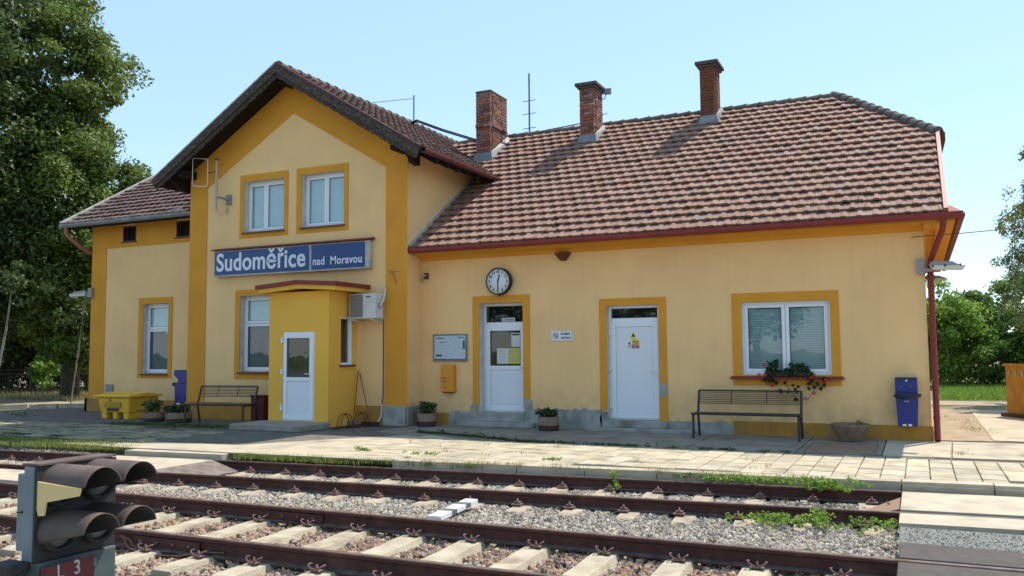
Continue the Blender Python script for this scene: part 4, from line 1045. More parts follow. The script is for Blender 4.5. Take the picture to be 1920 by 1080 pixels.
# ------------------------------------------------------------------ chimneys with single bricks
bm_ = B(-.122, .122, -.055, .055, -.0325, .0325).mesh('brick', BRICK)
hb_ = B(-.058, .058, -.055, .055, -.0325, .0325).mesh('brick', BRICK)
BQ = [300]
def chimney(x0, x1, y0, y1, z0, z1, cap, band_, seed):
    ch = MB().box(x0+.012, x1-.012, y0+.012, y1-.012, z0, z1).build('chimney', MORTAR, st)
    off = WP[ch.name]; g = random.Random(seed); ch_z = z0+.05; row = 0; rest = MB()
    base = mz(y0)
    while ch_z < z1-.02:
        ex = 0
        if band_ and abs(ch_z-band_) < .06: ex = .04
        def lay(a0, a1, fixed, axis, sgn):
            pos = a0; first = True
            while pos < a1-.03:
                L = .25 if not (first and row % 2) else .125
                L = min(L, a1-pos); first = False
                c = pos+L/2; half = L < .2
                j = g.gauss(0, .004)+ex+.0
                if axis == 'x': P = Vector((c, fixed+sgn*(-.055+.012+j)*1.0*(1) if False else fixed-sgn*(.055-.012-j) , ch_z+.0325)); rz = 0
                else: P = Vector((fixed-sgn*(.055-.012-j), c, ch_z+.0325)); rz = PI/2
                vis = (axis == 'x' and sgn < 0) or (axis == 'y' and sgn > 0)
                if vis and BQ[0] > 0 and ch_z > base-.35 - (0 if axis == 'x' else -.2):
                    BQ[0] -= 1
                    o = link('brick', hb_ if half else bm_, ch); o.location = P-off; o.rotation_euler = (g.gauss(0, .01), g.gauss(0, .012), rz+g.gauss(0, .012)); 
                    w = L-.016; o.scale = (w/(.116 if half else .244), 1, 1)
                else:
                    w = (L-.012)/2
                    rest.obox(P, (w, 0, 0) if rz == 0 else (0, w, 0), (0, .055, 0) if rz == 0 else (.055, 0, 0), (0, 0, .0325))
                pos += L
        lay(x0, x1, y0, 'x', -1); lay(x0, x1, y1, 'x', 1); lay(y0+.1, y1-.1, x1, 'y', 1); lay(y0+.1, y1-.1, x0, 'y', -1)
        ch_z += .079; row += 1
    o = rest.build('brickwork', BRICK, ch); o['kind'] = 'stuff'
    if cap:
        g2 = .10
        MB().box(x0-g2*.5, x1+g2*.5, y0-g2*.5, y1+g2*.5, z1-.06, z1).box(x0-g2, x1+g2, y0-g2, y1+g2, z1+.001, z1+.09).build('chimney_cap', RIDGE, ch, .02)
    else:
        MB().box(x0-.01, x1+.01, y0-.01, y1+.01, z1-.01, z1+.05).build('chimney_cap', RIDGE, ch, .015)
    # sheet metal flashing round the foot
    zf = mz(y0); m = MB()
    m.add([(x0-.08, y0-.10, mz(y0-.10)+.05), (x1+.08, y0-.10, mz(y0-.10)+.05), (x1+.01, y0-.015, zf+.26), (x0-.01, y0-.015, zf+.26)], [(0, 1, 2, 3)])
    for xx, s in ((x1, 1), (x0, -1)):
        m.add([(xx+s*.015, y0-.015, zf+.26), (xx+s*.10, y0-.12, mz(y0-.12)+.05), (xx+s*.10, y1+.1, mz(y1+.1)+.05), (xx+s*.015, y1, mz(y1)+.20)], [(0, 1, 2, 3)])
    m.build('foot_flashing', ZINC, ch)
    return ch
chimney(-10.92, -10.46, 3.60, 4.62, 6.3, 8.74, False, 7.78, 1)
chimney(-8.01, -7.60, 3.95, 4.62, 6.6, 8.60, True, None, 2)
chimney(-4.88, -4.50, 4.22, 4.85, 6.8, 8.78, True, None, 3)

# ------------------------------------------------------------------ windows and doors
def reveal(o, y, d, m=REVEAL, par=st, bottom=True):
    a0, a1, c0, c1 = o; mm = MB()
    mm.add([(a0, y-.003, c0), (a0, y+d, c0), (a0, y+d, c1), (a0, y-.003, c1)], [(0, 1, 2, 3)])
    mm.add([(a1, y-.003, c0), (a1, y+d, c0), (a1, y+d, c1), (a1, y-.003, c1)], [(3, 2, 1, 0)])
    mm.add([(a0, y-.003, c1), (a0, y+d, c1), (a1, y+d, c1), (a1, y-.003, c1)], [(0, 1, 2, 3)])
    if bottom: mm.add([(a0, y-.003, c0), (a1, y-.003, c0), (a1, y+d, c0), (a0, y+d, c0)], [(0, 1, 2, 3)])
    return mm.build('window_reveal' if bottom else 'door_reveal', m, par)
def ringbox(m, x0, x1, z0, z1, w, y0, y1):
    m.ring_prism([(x0, z0), (x1, z0), (x1, z1), (x0, z1)], [(x0+w, z0+w), (x1-w, z0+w), (x1-w, z1-w), (x0+w, z1-w)], y0, y1, 'y')
def window(o, y, d, cells, back, sill=True, slats=False, glass=None):
    """cells: list of (x0,x1,z0,z1,back) in fractions of the opening"""
    a0, a1, c0, c1 = o; yf = y+d
    m = MB(); ringbox(m, a0+.002, a1-.002, c0+.002, c1-.002, .05, yf-.01, yf+.06)
    wn_ = m.build('window', WHITE, st); glass0 = glass
    reveal(o, y, d, REVEAL, wn_)
    for (fx0, fx1, fz0, fz1, bk) in cells:
        x0, x1 = a0+.045+(a1-a0-.09)*fx0, a0+.045+(a1-a0-.09)*fx1
        z0, z1 = c0+.045+(c1-c0-.09)*fz0, c0+.045+(c1-c0-.09)*fz1
        s_ = MB(); ringbox(s_, x0+.004, x1-.004, z0+.004, z1-.004, .065, yf-.022, yf+.035)
        sh = s_.build('sash', WHITE, wn_, .004)
        g_ = MB(); ringbox(g_, x0+.066, x1-.066, z0+.066, z1-.066, .01, yf-.012, yf+.0); g_.build('gasket', BLACK, wn_)
        MB().box(x0+.07, x1-.07, yf+.004, yf+.012, z0+.07, z1-.07).build('pane', GLASSL if bk is CURTD else GLASS, wn_)
        MB().box(x0+.05, x1-.05, yf+(.10 if slats else .037), yf+(.12 if slats else .045), z0+.05, z1-.05).build('curtain_backing', bk, wn_)
        if slats:
            sm_ = MB(); n = int((z1-z0-.14)/.034)
            for k in range(n):
                z = z0+.08+k*.034; sm_.obox(((x0+x1)/2, yf+.05, z), ((x1-x0)/2-.075, 0, 0), (0, .006, -.0145), (0, .0006, .0003))
            bl = sm_.build('blind', BLIND, wn_); bl['kind'] = 'stuff'
    if sill:
        MB().add([(a0-.03, y-.07, c0-.012), (a1+.03, y-.07, c0-.012), (a1+.03, yf, c0+.012), (a0-.03, yf, c0+.012), (a0-.03, y-.07, c0-.045), (a1+.03, y-.07, c0-.045)],
                 [(0, 1, 2, 3), (4, 5, 1, 0), (4, 0, 3), (1, 5, 2)]).build('window_sill', BRNRED if y < .3 and y < -.1 or y > .3 else REDM, wn_)
    return wn_
window(U1, -.65, .17, [(0, .44, 0, 1, CURT), (.44, 1, 0, 1, CURT)], CURT)
window(U2, -.65, .17, [(0, .5, 0, 1, CURT), (.5, 1, 0, 1, CURT)], CURT)
w1 = window(L1, -.65, .17, [(0, 1, 0, .64, CURTD), (0, 1, .64, 1, CURT)], CURT)  # pale backing of the upper pane stands in for reflected sky
w2 = window(LW, .51, .17, [(0, 1, 0, .64, CURTD), (0, 1, .64, 1, CURT)], CURT)  # reflected sky painted as pale backing behind the upper pane
MB().box(-19.28, -19.0, .694, .70, 2.2, 2.46).build('notice', PAPER, w2)
for k in range(2): MB().box(-19.23, -19.05, .690, .6935, 2.25+k*.09, 2.29+k*.09).build('print', INKB, w2)
w3 = window(WR, 0, .10, [(0, .5, 0, 1, CURTD), (.5, 1, 0, 1, CURTD)], CURTD, sill=False, slats=True)
MB().add([(-3.46, -.11, 1.105), (-1.40, -.11, 1.105), (-1.46, .1, 1.152), (-3.40, .1, 1.152), (-3.46, -.11, 1.065), (-1.40, -.11, 1.065)], [(0, 1, 2, 3), (4, 5, 1, 0), (4, 0, 3), (1, 5, 2)]).build('window_sill', REDM, w3)
for V_ in (V1, V2):
    a0, a1, c0, c1 = V_; m = MB(); ringbox(m, a0, a1, c0, c1+.02, .03, .49, .62); vv = m.build('vent_window', BRNRED, st)
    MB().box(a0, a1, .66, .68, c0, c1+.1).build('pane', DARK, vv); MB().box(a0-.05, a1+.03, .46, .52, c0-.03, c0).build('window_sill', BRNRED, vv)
# doors
def hinge(par, x, z, y): MB().box(x-.05, x+.03, y-.03, y+.01, z-.045, z-.02).box(x-.035, x-.005, y-.045, y-.0, z-.06, z+.06).build('hinge', WHITE, par)
def handle(par, x, z, y, s=1): MB().box(x-.014, x+.014, y-.012, y, z-.09, z+.09).tube([(x, y-.01, z+.03), (x, y-.05, z+.03), (x-s*.11, y-.05, z+.03)], .009, 6).build('handle', WHITE, par)
def door(o, y, d, ztr, glassed, par_=st):
    a0, a1, c0, c1 = o; yf = y+d
    m = MB(); ringbox(m, a0+.002, a1-.002, c0+.0, c1-.002, .055, yf-.01, yf+.06)
    if ztr: m.box(a0+.05, a1-.05, yf-.01, yf+.06, ztr-.04, ztr+.04)
    dr = m.build('door', WHITE, st)
    if d > .05: reveal(o, y, d, REVEAL, dr, False)
    top = ztr-.04 if ztr else c1-.055
    if ztr:
        MB().box(a0+.055, a1-.055, yf+.01, yf+.018, ztr+.045, c1-.06).build('transom_pane', GLASSD, dr)
        g_ = MB(); ringbox(g_, a0+.055, a1-.055, ztr+.042, c1-.056, .008, yf-.0, yf+.012); g_.build('gasket', BLACK, dr)
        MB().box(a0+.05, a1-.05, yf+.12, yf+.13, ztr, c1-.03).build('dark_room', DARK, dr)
    x0, x1, z0, z1 = a0+.05, a1-.05, c0+.03, top
    lf = MB()
    if glassed:
        gz0, gz1 = glassed; fx = .115
        lf.box(x0, x0+fx, yf-.03, yf+.03, z0, z1).box(x1-fx, x1, yf-.03, yf+.03, z0, z1).box(x0+fx, x1-fx, yf-.03, yf+.03, z1-.11, z1).box(x0+fx, x1-fx, yf-.03, yf+.03, gz0-.09, gz0).box(x0+fx, x1-fx, yf-.03, yf+.03, z0, z0+.13)
        leaf = lf.build('door_leaf', WHITE, dr, .004)
        MB().box(x0+fx, x1-fx, yf-.004, yf+.004, gz0, z1-.11).build('glass', GLASSD, leaf)
        g_ = MB(); ringbox(g_, x0+fx-.002, x1-fx+.002, gz0-.002, z1-.108, .012, yf-.032, yf-.02); g_.build('gasket', BLACK, leaf)
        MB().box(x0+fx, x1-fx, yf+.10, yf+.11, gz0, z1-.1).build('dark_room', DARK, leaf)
        MB().box(x0+fx, x1-fx, yf-.012, yf+.02, z0+.13, gz0-.09).build('lower_panel', PANEL, leaf)
        g_ = MB(); ringbox(g_, x0+fx+.0, x1-fx-.0, z0+.13, gz0-.09, .006, yf-.016, yf-.0125); g_.build('panel_joint', SIGC, leaf)
    else:
        fx = .10
        ringbox(lf, x0, x1, z0, z1, fx, yf-.03, yf+.03); leaf = lf.build('door_leaf', WHITE, dr, .004)
        MB().box(x0+fx, x1-fx, yf-.012, yf+.02, z0+fx, z1-fx).build('lower_panel', PANEL, leaf)
        g_ = MB(); ringbox(g_, x0+fx, x1-fx, z0+fx, z1-fx, .006, yf-.016, yf-.0125); g_.build('panel_joint', SIGC, leaf)
    return dr, leaf
d1, lf1 = door(D1, 0, .24, 2.24, (1.32, 2.1))
handle(lf1, -7.99, 1.25, .21)
yl = .24-.0065
MB().box(-8.64, -8.36, yl-.004, yl-.001, 1.36, 1.70).build('timetable', PAPER, lf1)
MB().box(-8.355, -8.06, yl-.004, yl-.001, 1.36, 1.70).build('timetable', PAPERY, lf1)
MB().box(-8.28, -8.07, yl-.004, yl-.001, 1.74, 2.04).build('notice', PAPER, lf1)
for k in range(9):
    for x0_ in (-8.62, -8.335): MB().box(x0_, x0_+.20+.04*((k*5) % 2), yl-.0055, yl-.0045, 1.39+k*.033, 1.400+k*.033).build('print', SIGC, lf1)
MB().box(-8.265, -8.085, yl-.0055, yl-.0045, 1.985, 2.02).build('print', INK, lf1)
for k in range(5): MB().box(-8.26, -8.10, yl-.0055, yl-.0045, 1.77+k*.035, 1.778+k*.035).build('print', SIGC, lf1)
MB().box(-8.52, -8.20, .243, .246, 2.295, 2.375).build('label_plate', PAPER, d1)
text('label_text', 'ČEKÁRNA', .05, INK, (-8.44, .2415, 2.315), d1, bold=.0015, sx=.95)
MB().lathe((-8.48, .2425, 2.335), [(.028, -.001), (.028, .0), (.019, .0), (.019, -.001)], 12, 'y').build('label_ring', INK, d1)
d2, lf2 = door(D2, 0, .14, 2.26, None)
for z in (2.0, 1.28, .5): hinge(lf2, -5.93, z, .11)
handle(lf2, -5.0, 1.16, .11)
# warning stickers
y_ = .1265
def tri(name, cx, cz, s, m, par, y, yt=.002): return MB().prism([(cx-s/2, cz), (cx+s/2, cz), (cx, cz+s*.87)], y-yt, y, 'y').build(name, m, par)
tri('warning_triangle', -5.455, 1.90, .135, YEL, lf2, y_); tri('warning_mark', -5.455, 1.915, .08, INK, lf2, y_-.003, .001)
MB().box(-5.50, -5.40, y_-.002, y_, 1.845, 1.885).build('sticker', YEL, lf2); MB().box(-5.48, -5.33, y_-.0021, y_-.0001, 1.765, 1.842).build('sticker', YEL, lf2)
for k in range(3): MB().box(-5.465, -5.345, y_-.004, y_-.0025, 1.778+k*.021, 1.786+k*.021).build('print', INK, lf2)
tri('warning_triangle', -5.54, 1.76, .06, INK, lf2, y_); MB().lathe((-5.54, y_-.001, 1.715), [(.03, 0), (.03, -.002), (.022, -.002), (.022, 0)], 14, 'y').build('warning_ring', INKR, lf2)
MB().box(-5.49, -5.33, y_-.002, y_, 1.675, 1.755).build('sticker', INKR, lf2)
for k in range(2): MB().box(-5.475, -5.345, y_-.004, y_-.0025, 1.695+k*.028, 1.705+k*.028).build('print', PAPER, lf2)
# porch door
DP = (-13.06, -12.18, .135, 2.10)

# ------------------------------------------------------------------ porch
def cut_front():
    return wall_y(-1.68, cuts(-13.46, -11.80, [DP[0], DP[1]]), cuts(0, 3.0, [DP[2], DP[3]]), [DP])
m = cut_front()
SW = (-1.24, -.84, 1.36, 2.44)
for a, b in ((-1.68, SW[0]), (SW[0], SW[1]), (SW[1], -.651)):
    for c, d_ in ((0, SW[2]), (SW[2], SW[3]), (SW[3], 3.0)):
        if a == SW[0] and c == SW[2]: continue
        m.add([(-11.80, a, c), (-11.80, b, c), (-11.80, b, d_), (-11.80, a, d_)], [(0, 1, 2, 3)])
m.add([(-13.46, -1.68, 0), (-13.46, -.651, 0), (-13.46, -.651, 3), (-13.46, -1.68, 3)], [(3, 2, 1, 0)])
pw = m.build('porch_wall', PORCHY, st)
m = MB()
for yy in (SW[0], SW[1]): m.add([(-11.8, yy, SW[2]), (-11.92, yy, SW[2]), (-11.92, yy, SW[3]), (-11.8, yy, SW[3])], [(0, 1, 2, 3)])
for zz in (SW[2], SW[3]): m.add([(-11.8, SW[0], zz), (-11.92, SW[0], zz), (-11.92, SW[1], zz), (-11.8, SW[1], zz)], [(0, 1, 2, 3)])
pwn = m.build('porch_window', WHITE, st)
MB().ring_prism([(SW[0], SW[2]), (SW[1], SW[2]), (SW[1], SW[3]), (SW[0], SW[3])], [(SW[0]+.05, SW[2]+.05), (SW[1]-.05, SW[2]+.05), (SW[1]-.05, SW[3]-.05), (SW[0]+.05, SW[3]-.05)], -11.90, -11.84, 'x').build('sash', WHITE, pwn)
MB().box(-11.88, -11.872, SW[0]+.05, SW[1]-.05, SW[2]+.05, SW[3]-.05).build('pane', GLASSD, pwn)
MB().box(-12.0, -11.99, SW[0], SW[1], SW[2], SW[3]).build('dark_room', mat('brown_room', (.05, .025, .02), .8), pwn)
MB().box(-11.83, -11.74, SW[0]-.05, SW[1]+.09, SW[2]-.04, SW[2]-.002).build('window_sill', BRNRED, pwn)
a0, a1, c0, c1 = DP
m = MB(); ringbox(m, a0+.002, a1-.002, c0, c1-.002, .045, -1.675, -1.60); dr = m.build('door', WHITE, st)
x0, x1, z0, z1 = a0+.03, a1-.03, c0+.02, c1-.03; fx = .10; g0 = 1.10
lf = MB().box(x0, x0+fx, -1.70, -1.64, z0, z1).box(x1-fx, x1, -1.70, -1.64, z0, z1).box(x0+fx, x1-fx, -1.70, -1.64, z1-.11, z1).box(x0+fx, x1-fx, -1.70, -1.64, g0-.09, g0).box(x0+fx, x1-fx, -1.70, -1.64, z0, z0+.13).build('door_leaf', WHITE, dr, .004)
MB().box(x0+fx, x1-fx, -1.676, -1.668, g0, z1-.11).build('glass', GLASSD, lf)
g_ = MB(); ringbox(g_, x0+fx-.002, x1-fx+.002, g0-.002, z1-.108, .012, -1.703, -1.69); g_.build('gasket', BLACK, lf)
MB().box(x0+fx, x1-fx, -1.54, -1.53, g0, z1-.1).build('room_backdrop', mat('green_brown_room', (.10, .10, .045), .9, (.03, .04, .025), 5), lf)
MB().box(-12.60, -12.585, -1.56, -1.545, g0, z1-.1).build('curtain_gap', BLACK, lf)
MB().box(-12.62, -12.47, -1.60, -1.57, 1.12, 1.26).build('parcel_slot', BLACK, lf)
MB().box(x0+fx, x1-fx, -1.684, -1.65, z0+.13, g0-.09).build('lower_panel', PANEL, lf)
g_ = MB(); ringbox(g_, x0+fx+.0, x1-fx-.0, z0+.13, g0-.09, .006, -1.688, -1.6845); g_.build('panel_joint', SIGC, lf)
for z in (1.92, 1.22, .42): hinge(lf, a0+.02, z, -1.70)
handle(lf, a1-.10, 1.14, -1.70)
# porch roof: low hipped lid, red edge, orange soffit board
px0, px1, py = -13.66, -11.42, -1.95
def rf(name, z_l, z_m, z_r, t, inset, m, zr_b=0):
    xm = -12.5
    a = [(px0+inset, py+inset, z_l), (xm, py+inset, z_m), (px1-inset, py+inset, z_r), (px1-inset, -.652, z_r+zr_b), (xm, -.652, z_m+.05), (px0+inset, -.652, z_l)]
    b = [(p[0], p[1], p[2]-t) for p in a]
    return MB().add(a+b, [(0, 1, 4, 5), (1, 2, 3, 4), (6, 11, 10, 7), (7, 10, 9, 8), (0, 6, 7, 1), (1, 7, 8, 2), (2, 8, 9, 3), (0, 5, 11, 6)]).build(name, m, st)
rf('porch_roof', 3.16, 3.24, 3.17, .09, 0, REDM)
rf('porch_cornice', 3.068, 3.148, 3.078, .09, .05, PORCHY)
MB().box(-13.45, -11.81, -1.67, -.66, 2.99, 3.0).build('porch_ceiling', PORCHY, st)
# porch step
MB().box(-13.62, -11.72, -2.72, -1.69, 0, .125).build('porch_step', mat('step_stone', (.33, .30, .25), .9, (.24, .22, .18), 5, .5, 60), st, .012)

# ================================================================== THINGS ON AND AROUND THE BUILDING
# name board
sb = thing('station_sign', 'long blue station name board Sudoměřice nad Moravou above the porch', 'sign', (-13.7, -.74, 3.6))
MB().box(-16.03, -11.36, -.79, -.66, 3.545, 4.19).build('case', SIGC, sb, .01)
MB().box(-16.02, -13.06, -.80, -.791, 3.585, 4.16).build('name_panel', SIGB, sb); MB().box(-12.99, -11.48, -.80, -.791, 3.585, 4.16).build('name_panel', SIGB, sb)
MB().box(-13.055, -12.995, -.805, -.7905, 3.56, 4.17).build('divider', SIGC, sb)
MB().box(-16.04, -11.40, -.803, -.7905, 3.545, 3.575).build('bottom_trim', SIGC, sb)
MB().prism([(-.86, 4.20), (-.86, 4.225), (-.66, 4.27), (-.66, 4.20)], -16.10, -11.30, 'x').build('rain_hood', REDM, sb)
text('name_lettering', 'Sudoměřice', .62, SIGW, (-15.96, -.803, 3.685), sb, bold=.0125, sx=.90, space=1.03)
text('name_lettering', 'nad  Moravou', .265, SIGW, (-12.96, -.803, 3.69), sb, bold=.005, sx=.92, space=1.03)
# clock
ck = thing('station_clock', 'round black rimmed station clock above the left door of the right wing', 'clock', (-8.42, -.02, 3.17))
MB().lathe((-8.42, 0, 3.165), [(0, -.005), (.22, -.005), (.30, -.03), (.30, -.15), (.285, -.165), (.27, -.15)], 32, 'y').build('case', BLACK, ck)
MB().lathe((-8.42, -.14, 3.165), [(.272, 0), (.272, -.006), (0, -.006)], 32, 'y').build('dial', SIGW, ck)
for h_ in range(1, 13):
    a = PI/2-h_*PI/6; text('numeral', str(h_), .085, INK, (-8.42+.215*math.cos(a), -.148, 3.165+.215*math.sin(a)-.03), ck, bold=.003, align='CENTER', sx=.85)
for ang, L, w in ((15, .15, .03), (180, .23, .022)):
    a = R(90-ang); p = Vector((-8.42, -.155, 3.165)); d_ = Vector((math.cos(a), 0, math.sin(a)))
    MB().obox(p+d_*(L*.42), d_*(L*.58), (0, .002, 0), Vector((-d_.z, 0, d_.x))*w/2).build('hand', INK, ck)
MB().tube([(-8.42, -.08, 2.865), (-8.42, -.08, 2.83)], .012, 6).build('drain_stub', BLACK, ck); MB().tube([(-8.12, -.08, 3.18), (-8.08, -.08, 3.18)], .012, 6).build('latch', BLACK, ck)
# info board
ib = thing('information_board', 'aluminium framed line map on the wall left of the first white door', 'notice board', (-9.7, -.03, 1.7))
m = MB(); ringbox(m, -10.13, -9.26, 1.42, 2.03, .03, -.05, -.001); m.build('frame', ZINC, ib, .008)
MB().box(-10.10, -9.29, -.035, -.001, 1.45, 2.0).build('map_sheet', MAPM, ib)
for (a, b, c, d_) in ((-10.06, -9.86, 1.93, 1.95), (-9.96, -9.78, 1.84, 1.85), (-10.06, -9.9, 1.53, 1.57), (-9.36, -9.31, 1.70, 1.88), (-9.50, -9.32, 1.95, 1.965), (-10.09, -9.30, 1.455, 1.475)):
    MB().box(a, b, -.0375, -.0355, c, d_).build('print', INKB, ib)
# mailbox
mbx = thing('mail_box', 'small orange mail box below the line map', 'mail box', (-9.7, -.08, .75))
MB().prism([(-.001, .74), (-.15, .74), (-.15, 1.30), (-.11, 1.345), (-.001, 1.345)], -9.87, -9.55, 'x').build('body', ORP, mbx, .012)
MB().prism([(-9.86, 1.055), (-9.76, 1.10), (-9.66, 1.055), (-9.67, 1.035), (-9.76, 1.075), (-9.85, 1.035)], -.185, -.151, 'y').build('slot_hood', ORP, mbx)
MB().box(-9.80, -9.73, -.155, -.151, .955, .99).build('badge', BARREL, mbx); MB().box(-9.79, -9.73, -.155, -.151, .83, .845).build('slot', BLACK, mbx)
MB().box(-9.82, -9.60, -.12, -.01, .715, .739).build('bracket', BRNRED, mbx)
# no smoking sign
ns = thing('no_smoking_sign', 'small white no smoking sign KOUŘENÍ ZAKÁZÁNO between the two white doors', 'sign', (-6.98, -.01, 1.95))
MB().box(-7.24, -6.74, -.012, -.001, 1.845, 2.065).build('plate', SIGW, ns, .008)
m = MB(); ringbox(m, -7.235, -6.745, 1.85, 2.06, .006, -.014, -.0122); m.build('rim', SIGC, ns)
MB().lathe((-7.12, -.013, 1.955), [(.062, 0), (.062, -.002), (.048, -.002), (.048, 0)], 20, 'y').build('prohibition_ring', INKR, ns)
MB().obox((-7.12, -.0145, 1.955), (.04, 0, -.04), (0, .001, 0), (.005, 0, .005)).build('prohibition_bar', INKR, ns)
MB().box(-7.155, -7.085, -.0138, -.0125, 1.948, 1.962).build('cigarette', INK, ns)
text('lettering', 'KOUŘENÍ', .058, INK, (-7.005, -.013, 1.975), ns, bold=.0018, sx=.82); text('lettering', 'ZAKÁZÁNO', .058, INKB, (-7.005, -.013, 1.89), ns, bold=.0018, sx=.70)
# loudspeaker under the eave
ls = thing('loudspeaker', 'dark brown wedge shaped loudspeaker under the eave of the right wing', 'loudspeaker', (-6.9, -.1, 3.6))
MB().add([(-7.08, -.20, 3.70), (-6.74, -.20, 3.70), (-6.86, -.10, 3.55), (-6.97, -.10, 3.55), (-7.08, -.001, 3.70), (-6.74, -.001, 3.70), (-6.86, -.001, 3.55), (-6.97, -.001, 3.55)],
         [(0, 3, 2, 1), (0, 1, 5, 4), (0, 4, 7, 3), (1, 2, 6, 5), (2, 3, 7, 6), (4, 5, 6, 7)]).build('housing', BRNRED, ls, .015)
MB().lathe((-6.91, -.165, 3.63), [(0, -.006), (.012, -.004), (.012, .004)], 8, 'y').build('knob', ZINC, ls)
# small security camera in the corner
sc_ = thing('security_camera', 'tiny security camera with a cable in the inner corner left of the clock', 'camera', (-10.3, -.1, 3.36))
MB().box(-10.34, -10.26, -.1, -.001, 3.30, 3.44).build('housing', BRNRED, sc_, .01); MB().lathe((-10.30, -.10, 3.38), [(0, -.01), (.018, -.008), (.018, .004)], 10, 'y').build('lens', SIGW, sc_)
MB().tube([(-10.33, -.06, 3.36), (-10.42, -.1, 3.30), (-10.43, -.08, 3.24), (-10.38, -.05, 3.24)], .012, 6).build('cable', LAMPG, sc_)
# air conditioner
ac = thing('air_conditioner', 'white air conditioning unit on brackets between the porch and the orange pilaster', 'air conditioner', (-11.35, -.85, 2.4))
MB().box(-11.72, -11.0, -1.06, -.76, 2.39, 2.95).build('casing', ACW, ac, .012)
gr = MB()
for k in range(15): gr.box(-11.69, -11.34, -1.072, -1.061, 2.43+k*.034, 2.448+k*.034)
o = gr.build('grille', ACG, ac); o['kind'] = 'stuff'
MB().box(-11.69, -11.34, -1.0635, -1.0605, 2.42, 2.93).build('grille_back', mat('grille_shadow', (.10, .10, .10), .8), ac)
MB().box(-11.26, -11.14, -1.064, -1.0605, 2.86, 2.885).build('badge', INK, ac)
for x in (-11.62, -11.12): MB().bar((x, -.66, 2.30), (x, -1.05, 2.37), .03, .03).build('bracket', ACW, ac)
MB().box(-10.999, -10.97, -.98, -.86, 2.62, 2.74).build('service_valve', ACG, ac)
MB().tube([(-10.985, -.92, 2.66), (-10.93, -.85, 2.8), (-10.96, -.72, 3.05), (-11.04, -.70, 3.12)], .018, 8).build('pipe', ACW, ac)
MB().tube([(-11.02, -.72, 2.38), (-11.035, -.69, 2.0), (-11.04, -.69, .7), (-11.045, -.72, .46)], .012, 6).build('drain_hose', BRNRED, ac)
MB().tube([(-11.045, -.73, .44), (-11.05, -.75, .2), (-11.12, -.82, .05), (-11.26, -.84, .03)], .014, 6).build('drain_outlet', ACW, ac)
# antenna pieces on gable left
vp = thing('weather_pipe', 'grey pipe mast with a white wire loop at the left of the gable', 'antenna', (-15.9, -.8, 5.4))
MB().tube([(-15.93, -.88, 5.25), (-15.93, -.88, 5.95)], .035, 8).tube([(-15.93, -.88, 5.95), (-15.93, -.88, 6.5)], .026, 8).build('mast', PIPEG, vp)
MB().lathe((-15.93, -.88, 6.48), [(.05, 0), (.06, .02), (.03, .05), (0, .055)], 10).build('cap', BRNRED, vp)
MB().bar((-15.93, -.88, 5.55), (-15.72, -.67, 5.50), .05, .05).box(-15.80, -15.62, -.672, -.66, 5.36, 5.62).build('bracket', ZINC, vp)
MB().tube([(-15.93, -.88, 5.25), (-15.9, -.85, 5.12), (-15.80, -.75, 5.1), (-15.76, -.68, 5.3), (-15.74, -.67, 5.15)], .012, 6).build('cable', PIPEG, vp)
MB().tube([(-16.60, -1.02, 6.55), (-16.55, -1.02, 6.58), (-16.17, -.98, 6.52), (-16.13, -.98, 6.48), (-16.13, -.98, 5.86), (-16.17, -.98, 5.82), (-16.55, -1.02, 5.86), (-16.60, -1.02, 5.9), (-16.60, -1.02, 6.55)], .011, 6).build('wire_loop', ACW, vp)
MB().tube([(-16.13, -.98, 6.15), (-15.95, -.9, 6.2)], .012, 6).build('arm', BLACK, vp)
# roof antennas
am = thing('antenna_mast', 'tall grey antenna mast with three short cross rods on the main ridge', 'antenna', (-10.0, 5.15, 7.7))
MB().tube([(-10.0, 5.15, 7.55), (-10.0, 5.15, 9.62)], .028, 8).build('mast', ZINC, am)
for z in (8.0, 8.42, 8.8): MB().tube([(-10.18, 5.1, z), (-9.82, 5.2, z+.04)], .012, 5).build('cross_rod', ZINC, am)
rp = thing('roof_pole', 'thin dark pole lying along the ridge between the antenna and the middle chimney', 'pole', (-8.8, 5.05, 7.85))
MB().tube([(-9.85, 5.1, 7.86), (-8.02, 5.1, 7.97)], .016, 6).tube([(-9.6, 5.1, 7.72), (-9.6, 5.1, 7.87)], .012, 5).tube([(-8.4, 5.1, 7.72), (-8.4, 5.1, 7.94)], .012, 5).build('pole', BLACK, rp)
gm = thing('roof_stay', 'thin dark aerial post with a wire on the gable roof', 'antenna', (-13.4, 4.4, 8.3))
MB().tube([(-13.42, 4.4, 8.2), (-13.42, 4.4, 9.25)], .018, 6).build('post', BLACK, gm); MB().tube([(-13.42, 4.4, 9.15), (-14.6, 3.6, 8.95)], .008, 4).build('wire', BLACK, gm)
cb = thing('roof_cables', 'bundle of black cables slung from the gable roof to the leftmost chimney', 'cable', (-12, 4, 7.9))
for dz in (0, .045): MB().tube([(-13.45, 4.3, 8.36+dz), (-13.2, 4.2, 8.38+dz), (-12.2, 4.0, 7.93+dz), (-10.93, 3.8, 7.42+dz)], .022, 6).build('cable', BLACK, cb)
MB().tube([(-12.9, 4.05, 8.22), (-12.85, 4.0, 8.0), (-12.9, 3.95, 7.95)], .014, 5).build('hook', BLACK, cb)
fl_ = thing('chimney_floodlight', 'small grey floodlight on an arm beside the middle chimney', 'floodlight', (-7.3, 4.3, 8.4))
MB().tube([(-7.6, 4.3, 8.30), (-7.42, 4.3, 8.30), (-7.40, 4.3, 8.42)], .014, 6).build('arm', ZINC, fl_); MB().box(-7.42, -7.24, 4.25, 4.32, 8.40, 8.56).build('head', ZINC, fl_, .01)
MB().tube([(-7.6, 4.3, 7.86), (-7.36, 4.3, 7.90)], .012, 5).build('rod', ZINC, fl_)
